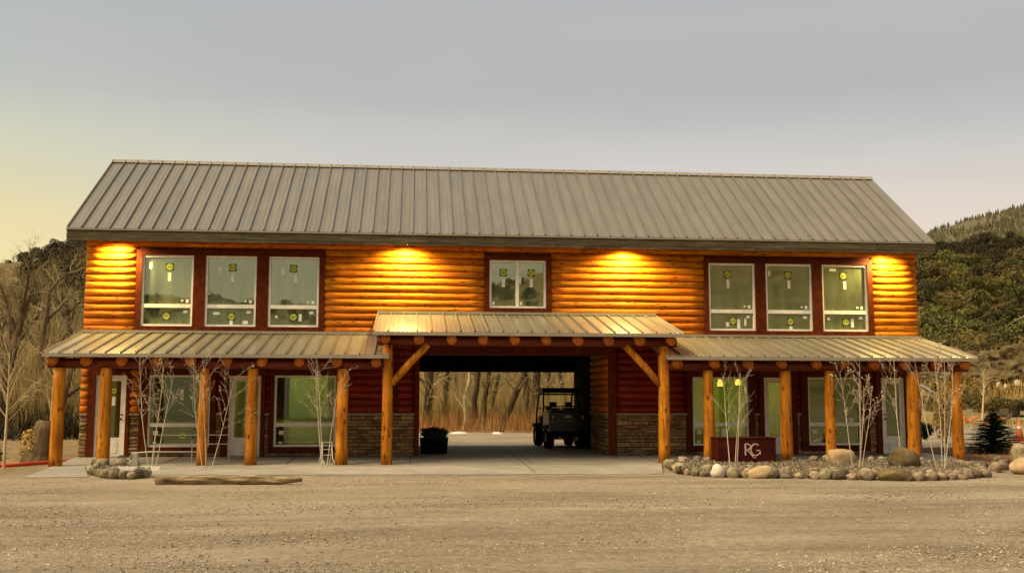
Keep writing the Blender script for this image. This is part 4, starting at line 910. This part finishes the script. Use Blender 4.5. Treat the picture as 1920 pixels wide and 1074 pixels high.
def multi(name, items, meshes, seed):
    rg_ = random.Random(seed); V = []; F = []; off = 0
    arr = []
    for me in meshes:
        v = np.empty(len(me.vertices)*3); me.vertices.foreach_get('co', v); arr.append(v.reshape(-1, 3))
    for (x, y, s_) in items:
        k = rg_.randrange(len(arr)); a = rg_.uniform(0, 6.28); v = arr[k]; R2 = np.array([[cos(a), -sin(a), 0], [sin(a), cos(a), 0], [0, 0, 1]])
        w_ = v@R2.T*s_+np.array([x, y, terr(x, y)-.2]); V.append(w_)
        F.append(np.arange(len(w_)).reshape(-1, 3)+off); off += len(w_)
    me = bpy.data.meshes.new(name); me.from_pydata(np.concatenate(V).tolist(), [], np.concatenate(F).tolist()); me.materials.append(meshes[0].materials[0]); o = bpy.data.objects.new(name, me); COL.objects.link(o); o['kind'] = 'stuff'; return o
for (x, y, s_, d, az) in pts[:290]:
    e = empty('juniper_bush', (x, y, terr(x, y)-.2), None, rgb.uniform(0, 6)); e.scale = (s_*1.12, s_*1.12, s_*rgb.uniform(.8, 1.2)); tag(e, 'round dark green juniper on the hillside right of the building', 'bush', 'junipers on the right hillside')
    gd_ = rgb.random() < (.34 if d < 150 else .12)
    if gd_: e['label'] = 'golden olive scrub bush among the dark junipers on the right hillside'
    inst('crown', rgb.choice(GM_ if gd_ else BM), e); inst('trunk', TM, e)
if len(pts) > 290: multi('juniper_cover', [(p[0], p[1], p[2]) for p in pts[290:]], BM, 4)
lp = []
for _ in range(1700):
    az = rgb.uniform(-27, -12); d = rgb.uniform(150, 275)
    if az < -20.3 or (az < -19 and rgb.random() < .6): continue
    x, y = polxy(az, d); lp.append((x, y, rgb.uniform(1.6, 3.4)))
multi('left_hill_woods', lp, DM, 6)
SB = [bush_mesh(260+i, 260, M['juniper'], R.uniform(.8, 1.1), .15) for i in range(3)]; SG = [bush_mesh(270+i, 220, M['goldjuniper'], R.uniform(.7, 1.), .16) for i in range(3)]
hp, hg = [], []
for _ in range(2300):
    az = rgb.choice([rgb.uniform(-42, -13), rgb.uniform(-13, 24.5), rgb.uniform(9, 24.5), rgb.uniform(37, 52)]); d = rgb.uniform(120, 262); x, y = polxy(az, d)
    (hp if rgb.random() < .6 else hg).append((x, y, rgb.uniform(1.6, 3.8)*(.7 if az < -13 else 1)))
multi('hillside_juniper_cover', hp, SB, 8); multi('hillside_scrub_cover', hg, SG, 9)
bp = []
for _ in range(700):
    az = rgb.uniform(60, 330); d = rgb.uniform(190, 260); x, y = polxy(az, d); bp.append((x, y, rgb.uniform(2, 3.6)))
bm_small = [bush_mesh(300+i, 60, M['juniper'], 1., .4) for i in range(3)]
multi('distant_hill_woods', bp, bm_small, 7)
# far conifer forest
q = MB(); rgf = random.Random(9)
for _ in range(9000):
    az = rgf.uniform(24, 38); d = rgf.uniform(640, 1180); x, y = polxy(az, d); z = mterr(x, y)
    if noise.noise(Vector((x*.012, y*.012, 2)))+.62 < rgf.random()*.6: continue
    h = rgf.uniform(2.5, 5.5)*(1.3 if rgf.random() < .1 else 1); w_ = h*.25; a = rgf.uniform(0, 6)
    o = len(q.v); q.v += [(x+w_*cos(a+t), y+w_*sin(a+t), z) for t in (0, 2.09, 4.19)]+[(x, y, z+h)]; q.f += [(o, o+1, o+3), (o+1, o+2, o+3), (o+2, o, o+3)]; q.m += [0]*3
fo = q.build('mountain_forest', nmat('far_forest', [(.3, (.06, .06, .024)), (.7, (.12, .11, .05))], ns=.02, rough=.95, bump=0)); fo['kind'] = 'stuff'
# ochre outcrops
def outcrop(az, d, sx, sy, sz, lab, seed, rz=0):
    import bmesh
    x, y = polxy(az, d); bm = bmesh.new(); bmesh.ops.create_icosphere(bm, subdivisions=5, radius=.5)
    for v in bm.verts:
        c = v.co.normalized(); k = max(abs(c.x), abs(c.y), abs(c.z)); v.co = c*(.5*(.55/k+.35))
        s_ = Vector((v.co.x*sx, v.co.y*sy, v.co.z*sz))
        n_ = noise.fractal(Vector((s_.x*.30, s_.y*.30, s_.z*.22))+Vector((seed*5, 0, 0)), .8, 2.1, 7); v.co *= 1+.42*n_+.06*sin(s_.z*3.2)
    me = bpy.data.meshes.new('outcrop'); bm.to_mesh(me); bm.free(); me.materials.append(M['cliff'])
    o = inst('rock_outcrop', me, None, (x, y, terr(x, y)+sz*.12), (0, 0, rz), (sx, sy, sz)); tag(o, lab, 'outcrop', None)
outcrop(27.9, 112, 8, 7, 5.6, 'sunlit pale ochre outcrop just above the right porch roof', 1, -.5)
outcrop(29.8, 110, 11, 8, 4.6, 'broad brown bluff on the hillside behind the right porch roof corner', 2, -.5)
outcrop(32.2, 114, 12, 8, 5.2, 'ochre bluff at the right edge of the hillside', 3, -.6)
for k, (u, v) in enumerate(((1872, 722), (1886, 724), (1908, 718))):
    az = math.degrees(atan2(atY(u, v, 40).x, 40+CD)); x, y = polxy(az, 96)
    rock('boulder', rock_mesh(50+k, plain('tan_rock%d' % k, (.50, .40, .24), .9), 3, .25, True), x, y, (.4, .32, .62)[k], .4, (.62, .5, .66)[k], ('upright white rock at the bluff foot, left of three', 'middle upright white rock at the bluff foot', 'widest upright white rock at the bluff foot near the edge')[k], cat='boulder', z=atY(u, v, y).z)  # tan is the rocks' own colour

for k in range(46):
    az = rgb.uniform(26.4, 33.2); d = rgb.uniform(92, 113); x, y = polxy(az, d); s_ = rgb.uniform(.7, 2.0)
    e = empty('scrub_bush', (x, y, terr(x, y)-.1), None, rgb.uniform(0, 6)); e.scale = (s_*1.3, s_*1.3, s_); tag(e, 'low scrub bush among the ochre outcrops at the foot of the right hillside', 'bush', 'scrub at the foot of the right hillside'); inst('crown', rgb.choice(GM_ if k % 3 else BM), e)
# ------------------------------------------------------------------ small things at the right
def spruce(x, y, h, w_, lab, seed):
    rg_ = random.Random(seed); e = empty('spruce_shrub', (x, y, -.13)); tag(e, lab, 'shrub')
    t = MB(); t.tube([(0, 0, 0), (0, 0, h)], [.05, .008], 7); t.build('trunk', M['bark'], e, True)
    q = MB()
    for k in range(340):
        f = (k+rg_.random())/340; z = h*(.05+.93*f); ln = w_*.5*(1-f)**.8*rg_.uniform(.65, 1.12)+.05; a = rg_.uniform(0, 6.28); d = Vector((cos(a), sin(a), rg_.uniform(.0, .35))).normalized()
        n_ = max(8, int(ln*55))
        for i in range(n_):
            s_ = (i+1)/n_; c = Vector((0, 0, z))+d*ln*s_+Vector((0, 0, -.12*ln*s_*s_))
            for sg in (-1, 1):
                sd_ = Vector((-d.y*sg, d.x*sg, rg_.uniform(-.4, .6))).normalized(); tip = c+(sd_*.8+d*.6).normalized()*rg_.uniform(.05, .10)*(1.2-.5*s_); b = d*.012
                q.add([c-b, c+b+Vector((0, 0, .012)), tip], [(0, 1, 2)])
    q.build('crown', M['needle'], e)
p = P_(1866, 845); spruce(p.x, p.y, atY(1866, 772, p.y).z+.13, 2.1, 'small dark spruce at the right of the yard beside the slab', 3)
p = P_(6, 862); spruce(p.x-.45, p.y, .9, 1.0, 'small dark spruce cut off by the left edge of the picture', 4)
p = P_(1912, 822); e = empty('traffic_cone', (p.x, p.y, -.13)); tag(e, 'orange traffic cone at the right edge beyond the spruce', 'cone')
q = MB(); q.lathe([(.17, .04), (.025, .85)], n=16); q.build('cone_body', M['orange'], e, True)
q = MB(); q.box(-.22, .22, -.22, .22, 0, .045); q.build('cone_base', M['orange'], e)
q = MB(); q.lathe([(.105, .40), (.070, .60)], n=16); q.build('reflective_band', M['white'], e)
q.v = q.v
# leafy shrub in pot behind the right-hand aspens
def leafy(name, x, y, zb, r_, h, mat, n_, lab, seed, leaf=.07, cat='shrub', pot=None, grp=None):
    e = empty(name, (x, y, zb)); tag(e, lab, cat, grp)
    me = bush_mesh(seed, n_, mat, 1., leaf/r_/2, cl=14, loose=.6); o = inst('foliage', me, e, (0, 0, pot[1]-.06 if pot else 0), (0, 0, 0), (r_*1.3, r_*1.3, h))
    if pot:
        q = MB(); q.lathe([(pot[0]*.92, 0), (pot[0], pot[1]*.95), (pot[0]*1.04, pot[1]), (pot[0]*.9, pot[1]*.96)], n=18); q.build('pot', M['black'], e, True)
    else:
        q = MB()
        for k in range(7): a = k*.9; q.tube([(0, 0, 0), (cos(a)*r_*.4, sin(a)*r_*.4, h*.6)], [.014, .005], 5)
        q.build('stem', M['bark'], e)
    return e
p = atY(1758, 800, -.4)
leafy('potted_shrub', p.x+.15, .9, .35, .50, .62, M['needle'], 2600, 'dark leafy shrub behind the two right-end porch posts', 61, .10)
leafy('golden_shrub', atY(1770, 740, 8).x, 8, -.13, .62, 2.5, M['gold'], 1500, 'golden-leaved shrub between the two right-end porch posts', 62, .085)
leafy('potted_plant', atY(814, 800, .95).x, .95, 0, .56, .36, M['needle'], 3200, 'dark bushy plant in a black pot inside the left jamb of the drive-through', 63, .10, 'plant', (.40, .44))
# bark chips / rock mulch to the right of the slab
pts = []; rg = np.random.default_rng(11)
while len(pts) < 4200:
    x, y = rg.uniform(14.8, 20), rg.uniform(-3.6, 5)
    if y < -3.4+.4*(x-14.8): continue
    pts.append((x, y))
pebbles('rock_mulch', pts, rg.uniform(.03, .09, len(pts)), lambda x, y: -.115, nmat('red_mulch', [(.3, (.10, .05, .022)), (.6, (.26, .145, .07)), (.85, (.44, .30, .18))], ns=14, rough=.9, bump=0), 8)
# equipment row far right
p = P_(1838, 790)
def pile(az, d, n_, w_, h, lab):
    x, y = polxy(az, d); e = empty('debris_pile', (x, y, -.13)); tag(e, lab, 'pile'); rg_ = random.Random(5)
    for k in range(n_):
        q = MB(); s_ = rg_.uniform(.25, .6); cx, cz = rg_.uniform(-w_/2, w_/2), rg_.uniform(0, h*.6); q.tube([(cx, rg_.uniform(-.4, .4), cz), (cx+rg_.uniform(-1, 1), rg_.uniform(-.4, .4), cz+rg_.uniform(-.1, .5))], rg_.uniform(.06, .16), 6); q.build('plank' if k % 2 else 'pipe', M['orange'] if k % 3 else M['mortar'], e)
pile(30.0, 72, 16, 3.4, .7, 'low heap of orange and dark scrap behind the spruce')
x, y = polxy(31.9, 76); e = empty('flatbed_trailer', (x, y, -.13), None, .25); e.scale = (.75, .75, .75); tag(e, 'dark flatbed trailer parked in the field at the right edge', 'trailer')
q = MB(); q.box(-2.6, 2.6, -.9, .9, .55, .72); q.build('deck', M['black'], e)
q = MB()
for k in range(6): q.box(-2.6+k*1.02, -2.52+k*1.02, -.9, -.84, .72, 1.25)
q.box(-2.6, 2.6, -.9, -.84, 1.2, 1.27); q.build('side_rail', M['black'], e)
for k in (-.4, .5):
    wq = MB(); wq.tube([(k, -.98, .36), (k, -.75, .36)], .36, 16); wh = wq.build('wheel', M['rubber'], e); wq = MB(); wq.tube([(k, -.99, .36), (k, -.985, .36)], .19, 12); wq.build('rim', M['white'], wh)
q = MB(); q.box(-2.2, -1.2, -.7, .6, .722, 1.3); q.build('crate', M['mortar'], e)
q = MB(); q.box(-3.6, -2.6, -.06, .06, .55, .66); q.build('tongue', M['black'], e)
# white shed on the hill, shed roof glimpsed right of the building
def house(x, y, z, w_, d_, h, rh, rz, wm, rm, lab, name='house', wins=True):
    e = empty(name, (x, y, z), None, rz); tag(e, lab, 'house')
    q = MB(); q.box(-w_/2, w_/2, -d_/2, d_/2, 0, h); q.prism([(-w_/2, h), (w_/2, h), (0, h+rh)], 'y', -d_/2, d_/2); q.build('wall', wm, e)
    q = MB(); o_ = .35
    for sg in (-1, 1): q.prism([(sg*(w_/2+o_), h-o_*rh/(w_/2)+.03), (0, h+rh+.03), (0, h+rh+.17), (sg*(w_/2+o_), h-o_*rh/(w_/2)+.17)], 'y', -d_/2-o_, d_/2+o_)
    q.build('roof', rm, e)
    for k in (-1, 1) if wins else ():
        q = MB(); q.box(k*w_*.24-.45, k*w_*.24+.45, -d_/2-.05, -d_/2-.004, h*.45, h*.45+1.0); f = q.build('window', M['vinyl'], e)
        q = MB(); q.box(k*w_*.24-.38, k*w_*.24+.38, -d_/2-.06, -d_/2-.052, h*.45+.07, h*.45+.93); q.build('pane', M['housewindow'], f)
        q = MB(); q.box(k*w_*.24-.45, k*w_*.24+.45, d_/2+.004, d_/2+.05, h*.45, h*.45+1.0); f = q.build('window', M['vinyl'], e)
        q = MB(); q.box(k*w_*.24-.38, k*w_*.24+.38, d_/2+.052, d_/2+.06, h*.45+.07, h*.45+.93); q.build('pane', M['housewindow'], f)
    q = MB(); q.box(-.5, .5, -d_/2-.05, -d_/2-.004, 0, 2.05); q.build('door', M['housewindow'], e)
a = atY(1919, 607, 130); azh = math.degrees(atan2(a.x, 130+CD)); x, y = polxy(azh+.5, 150); house(x, y, terr(x, y)+.6, 4.2, 4, 2.4, 1.1, -.5, M['white'], M['greyroof'], 'small white house among the junipers at the right edge', 'cabin')
a = atY(1733, 722, 60); house(a.x-1.2, 60, -.13, 5, 6, 1.6, 1.6, -.5, M['tawny'], M['greyroof'], 'small pale-roofed shed glimpsed right of the last thick porch post', 'shed', False)
# grey shed behind the grove, and the pale barn across the road (seen only in the window reflections)
x, y = polxy(3.6, 92); house(x, y, .2, 16, 8, 1.9, .9, 0, M['greyroof'], M['greyroof'], 'long grey shed half hidden behind the grove trunks', 'shed')
house(-13.5, -52, -.13, 10, 8, 7.2, 1.6, .1, M['housepaint'], M['greyroof'], 'pale gabled house across the road mirrored in the upper windows', 'house')
house(9, -78, -.13, 10, 9, 5.0, 3.0, -.1, M['housepaint'], M['greyroof'], 'second lower pale house across the road mirrored in the windows', 'house')
# wire fence line behind the grove
e = empty('rail_fence', (0, 34, -.13)); tag(e, 'thin dark rail fence running behind the grove', 'fence')
for xx in np.arange(-1, 13, 2.4): q = MB(); q.box(xx-.05, xx+.05, -.05, .05, 0, 2.1); q.build('fence_post', M['bark'], e)
for zz in (1.1, 1.95): q = MB(); q.box(-1, 13, -.03, .03, zz, zz+.06); q.build('rail', M['bark'], e)
# snow patches
for u0, u1, v in ((842, 878, 806.5), (922, 942, 807)):
    a, b = P_(u0, v), P_(u1, v); q = MB(); cx, cy = (a.x+b.x)/2, a.y; n_ = 22; hw_ = (b.x-a.x)/2
    for f_, z in ((1, -.16), (.75, -.09), (.3, -.07)):
        for k in range(n_): t = 2*pi*k/n_; q.v.append((cx+hw_*f_*cos(t)*(1+.2*noise.noise(Vector((k*.8, u0, 0)))), cy+.8*f_*sin(t), z+.03*noise.noise(Vector((k*1.3, u0, f_)))))
    for i in range(2):
        for k in range(n_): q.f.append((i*n_+k, i*n_+(k+1) % n_, (i+1)*n_+(k+1) % n_, (i+1)*n_+k))
    q.f.append(tuple(2*n_+k for k in range(n_))); q.m = [0]*len(q.f); o = q.build('snow_patch', M['snow'], None, True); o['kind'] = 'stuff'

# ------------------------------------------------------------------ small things at the left
rx_ = MB(); a, b = P_(22, 868), P_(150, 858)
pts_ = [Vector((a.x-1.5, a.y-.1, -.09)), Vector((a.x, a.y, -.08)), a.lerp(b, .35)+Vector((0, .05, -.05)), a.lerp(b, .7)+Vector((0, -.05, -.06)), Vector((b.x, b.y, -.06))]
rx_.tube(pts_, .045, 8); tag(rx_.build('hose', M['redhose'], None, True), 'red hose lying across the ground left of the porch', 'hose')
p = P_(76, 856); e = empty('tree_stump', (p.x, p.y, -.13)); tag(e, 'broken stump overgrown with dry creeper behind the leftmost post', 'stump')
q = MB(); K = 12
prof = [(.50, 0), (.40, .25), (.34, .55), (.31, .85), (.26, 1.05)]
for i, (r_, z) in enumerate(prof):
    for k in range(K): t = 2*pi*k/K; r2 = r_*(1+.22*noise.noise(Vector((cos(t)*1.5, sin(t)*1.5, z*2)))); q.v.append((r2*cos(t)+.12*z, r2*sin(t), z+(.18*noise.noise(Vector((cos(t)*2, sin(t)*2, 9))) if i == 4 else 0)))
for i in range(4):
    for k in range(K): q.f.append((i*K+k, i*K+(k+1) % K, (i+1)*K+(k+1) % K, (i+1)*K+k))
q.f.append(tuple(4*K+k for k in range(K))); q.m = [0]*len(q.f); q.build('trunk', M['bark'], e, True)
inst('creeper', bush_mesh(71, 900, M['gold'], 1., .09), e, (-.22, -.1, .0), (0, 0, 0), (.62, .5, 1.0))
p = P_(64, 850); e = empty('utility_pedestal', (p.x, p.y+.8, -.13)); tag(e, 'white round box on a short post behind the leftmost porch post', 'utility box')
q = MB(); q.box(-.06, .06, -.06, .06, 0, .62); q.build('post', M['bark'], e); q = MB(); q.lathe([(.13, .62), (.14, .64), (.14, .92), (.10, .96)], n=18); q.build('cap', M['white'], e, True)
# weathered log beside the slab edge
a, b = P_(292, 908), P_(566, 908); q = MB(); K = 14; pts_ = []; rs = []
for i in range(K):
    t = i/(K-1); pts_.append(a.lerp(b, t)+Vector((0, .05*noise.noise(Vector((t*5, 1, 1))), .11+.02*noise.noise(Vector((t*6, 3, 1)))-.02))); rs.append(.085+.035*noise.noise(Vector((t*7, 5, 2)))-.05*(t > .93))
q.tube(pts_, rs, 14); e = empty('weathered_log', (0, 0, 0)); e = q.build('weathered_log', M['driftwood'], None, True); tag(e, 'long weathered grey-brown log lying along the slab edge', 'log')
bpy.data.objects.remove([o for o in COL.objects if o.type == 'EMPTY' and o.name.startswith('weathered_log')][0])
# low metal barrier left by the slab: two posts, top bar, white board
pa, pb = P_(249, 893), P_(362, 893); ya = pa.y+.15; zt_ = atY(250, 849, ya).z
e = empty('metal_barrier', (pa.x, ya, gz(ya))); tag(e, 'low grey metal post with a bent top bar beside the left bed', 'barrier')
q = MB(); q.box(-.05, .05, -.05, .05, 0, zt_-gz(ya)); q.build('post', M['grey'], e)
q = MB(); q.tube([(-.10, 0, zt_-gz(ya)-.15), (-.08, 0, zt_-gz(ya)), (.3, .02, zt_-gz(ya)+.02), (1.25, .05, zt_-gz(ya)+.015)], .018, 8); q.build('top_bar', M['grey'], e, True)
xb0, xb1 = atY(212, 884, ya-.25).x, atY(300, 886, ya-.25).x
e = empty('sign_board', ((xb0+xb1)/2, ya-.28, gz(ya)+.02)); tag(e, 'low white board with dark lettering on a stake before the left bed', 'sign')
q = MB(); q.box(-(xb1-xb0)/2, (xb1-xb0)/2, -.02, .02, .115, .195); q.build('board', M['vinyl'], e)
q = MB(); q.box(-.02, .02, .022, .05, -.1, .15); q.build('stake', M['bark'], e)
q = MB()
def bar(x0, z0, x1, z1, w_=.012):
    d = Vector((x1-x0, z1-z0)).normalized(); n_ = Vector((-d.y, d.x))*w_/2
    q.prism([(x0+n_.x, z0+n_.y), (x1+n_.x, z1+n_.y), (x1-n_.x, z1-n_.y), (x0-n_.x, z0-n_.y)], 'y', -.024, -.0205)
for k, segs_ in enumerate(([(1, 0, 0, 0), (0, 0, 0, 1), (0, 1, 1, 1)], [(0, 0, 1, 0), (1, 0, 1, 1), (1, 1, 0, 1), (0, 1, 0, 0)], [(0, 1, 0, 0), (0, 0, 1, 0), (1, 0, 1, 1)], [(0, 0, .5, 1), (.5, 1, 1, 0), (.2, .4, .8, .4)])):
    for x0, z0, x1, z1 in segs_: bar(.02+k*.075+x0*.05, .125+z0*.06, .02+k*.075+x1*.05, .125+z1*.06)
q.build('lettering', M['darkprint'], e)
# low rails between the aspens, on the porch
e = empty('low_rail', (atY(290, 830, -2.2).x, -2.2, -.04)); tag(e, 'low grey two-bar rail on the porch between the left aspens', 'rail'); xr = atY(430, 830, -2.2).x-e.location.x
for vv in (815, 832): q = MB(); zz = atY(350, vv, -2.2).z+.04; q.box(0, xr, -.018, .018, zz-.011, zz+.011); q.build('bar', M['grey'], e)
for fx in (0, .5, 1): q = MB(); q.box(xr*fx-.011, xr*fx+.011, -.009, .009, 0, zz+.10); q.build('leg', M['grey'], e)
# white metal chair frame by the third aspen
e = empty('folding_stand', (atY(614, 840, -2.35).x, -2.35, gz(-2.35)), None, .4); tag(e, 'small white folding stand leaning beside the porch post', 'stand')
for sg in (-1, 1):
    q = MB(); q.tube([(sg*.14, -.20, 0), (sg*.13, -.02, .12), (sg*.12, .04, .52)], .012, 7); q.build('leg', M['white'], e, True); q = MB(); q.tube([(sg*.14, .22, 0), (sg*.12, .0, .42)], .011, 7); q.build('leg', M['white'], e)
for zz in (.2, .34, .51): q = MB(); q.tube([(-.13, .01, zz), (.13, .01, zz)], .009, 6); q.build('crossbar', M['white'], e)

# ------------------------------------------------------------------ utility buggy in the passage
e = empty('utility_buggy', (4.72, 2.75, 0), None, radians(2)); tag(e, 'black utility buggy with canopy parked in the drive-through, seen from behind', 'buggy')
bk = M['blackgloss']; mt = M['black']
q = MB(); q.box(-.44, .44, .15, 2.95, .30, .42); q.box(-.40, .40, .5, 2.6, .42, .50); q.build('chassis', mt, e)
q = MB()
q.prism([(.0, .55), (1.12, .55), (1.12, 1.12), (.04, 1.12)], 'x', -.58, -.54); q.prism([(.0, .55), (1.12, .55), (1.12, 1.12), (.04, 1.12)], 'x', .54, .58)
q.box(-.54, .54, .0, .04, .55, 1.10); q.box(-.54, .54, 1.08, 1.12, .55, 1.12); q.box(-.54, .54, .04, 1.08, .55, .60); q.build('cargo_bed', bk, e)
q = MB(); q.box(-.50, .50, .06, 1.06, .602, 1.19); q.build('cargo_cover', mt, e)
q = MB(); q.prism([(2.1, .45), (3.05, .45), (3.12, .62), (2.95, .84), (2.30, .98), (2.1, .98)], 'x', -.50, .50); q.build('hood', bk, e)
for x in (-.25, .25):
    q = MB(); q.box(x-.22, x+.22, 1.30, 1.72, .58, .70); st_ = q.build('seat', mt, e); q = MB(); q.prism([(1.22, .70), (1.34, .70), (1.26, 1.24), (1.16, 1.24)], 'x', x-.21, x+.21); q.build('backrest', mt, st_); q = MB(); q.box(x-.11, x+.11, 1.15, 1.24, 1.25, 1.42); q.build('headrest', mt, st_)
q = MB()
for x in (-.56, .56):
    q.tube([(x, 1.18, .55), (x, 1.16, 1.35), (x*.97, 1.20, 1.62), (x*.95, 1.32, 1.70), (x*.95, 2.0, 1.70), (x*.97, 2.16, 1.62), (x, 2.5, 1.05), (x, 2.55, .7)], .028, 8, fr=None)
    q.tube([(x, 1.18, 1.05), (x*1.02, 1.5, .95), (x*1.02, 2.0, .85)], .018, 7)
q.tube([(-.54, 1.19, 1.66), (.54, 1.19, 1.66)], .026, 8); q.tube([(-.54, 2.12, 1.66), (.54, 2.12, 1.66)], .026, 8); q.tube([(-.56, 1.18, 1.28), (.56, 1.18, 1.28)], .02, 7); q.tube([(-.56, 2.4, 1.2), (.56, 2.4, 1.2)], .016, 7)
q.build('roll_cage', mt, e, True)
q = MB(); q.prism([(1.02, 1.70), (2.25, 1.72), (2.35, 1.76), (2.2, 1.86), (1.2, 1.86), (1.0, 1.78)], 'x', -.60, .60); q.build('canopy', mt, e)
q = MB(); t_ = np.linspace(0, 2*pi, 19); q.tube([(-.27+.17*cos(t), 2.0-.09*sin(t), 1.10+.15*sin(t)) for t in t_], .014, 6, cap=False); q.tube([(-.27, 2.0, 1.10), (-.27, 2.25, .92)], .02, 6); q.build('steering_wheel', mt, e)
for x in (-.50, .50):
    for y in (.52, 2.55):
        we = empty('wheel', (0, 0, 0), e); tq = MB()
        pr = [(-.12, .20), (-.13, .28), (-.10, .325), (.0, .335), (.10, .325), (.13, .28), (.12, .20)]
        for i, (dx, rr) in enumerate(pr):
            for k in range(28):
                t = 2*pi*k/28; r2 = rr*(1-.025*(k % 2)*(1 if 1 < i < 5 else 0)); tq.v.append((x+dx, y+r2*cos(t), .335+r2*sin(t)))
        for i in range(6):
            for k in range(28): tq.f.append((i*28+k, i*28+(k+1) % 28, (i+1)*28+(k+1) % 28, (i+1)*28+k))
        tq.m = [0]*len(tq.f); tq.build('tyre', M['rubber'], we)
        rq = MB(); rq.tube([(x-.09, y, .335), (x+.09, y, .335)], [.2, .2], 18); rq.build('rim', M['grey'], we)
    q = MB(); q.prism([(.15, .62), (.25, .74), (.8, .74), (.92, .60), (.88, .60), (.78, .70), (.28, .70), (.19, .62)], 'x', x-.14, x+.14); q.build('fender', mt, e)
    q = MB(); q.prism([(2.2, .62), (2.3, .74), (2.85, .74), (2.97, .60), (2.93, .60), (2.83, .70), (2.32, .70), (2.24, .62)], 'x', x-.14, x+.14); q.build('fender', mt, e)
    q = MB(); q.box(x*.94-.045, x*.94+.045, -.015, -.002, .80, .88); q.build('tail_light', plain('tail_light_red', (.10, .005, .003), .2, .5), e)
    q = MB(); q.box(x*.92-.012, x*.92+.012, -.014, -.002, .93, 1.01); q.build('reflector', M['white'], e)
q = MB(); q.box(-.10, .10, -.012, -.002, .94, 1.03); q.build('rear_plate', M['grey'], e)
q = MB(); q.box(-.13, .13, -.012, -.002, .86, .875); q.build('tailgate_strip', M['grey'], e)
q = MB(); q.tube([(-.40, .02, .48), (-.40, -.08, .44), (.40, -.08, .44), (.40, .02, .48)], .022, 8); q.build('rear_bumper', mt, e)
for x in (-.24, .26): q = MB(); q.tube([(x, .0, .34), (x, .25, .36)], .045, 10); q.build('exhaust', M['chrome'], e)
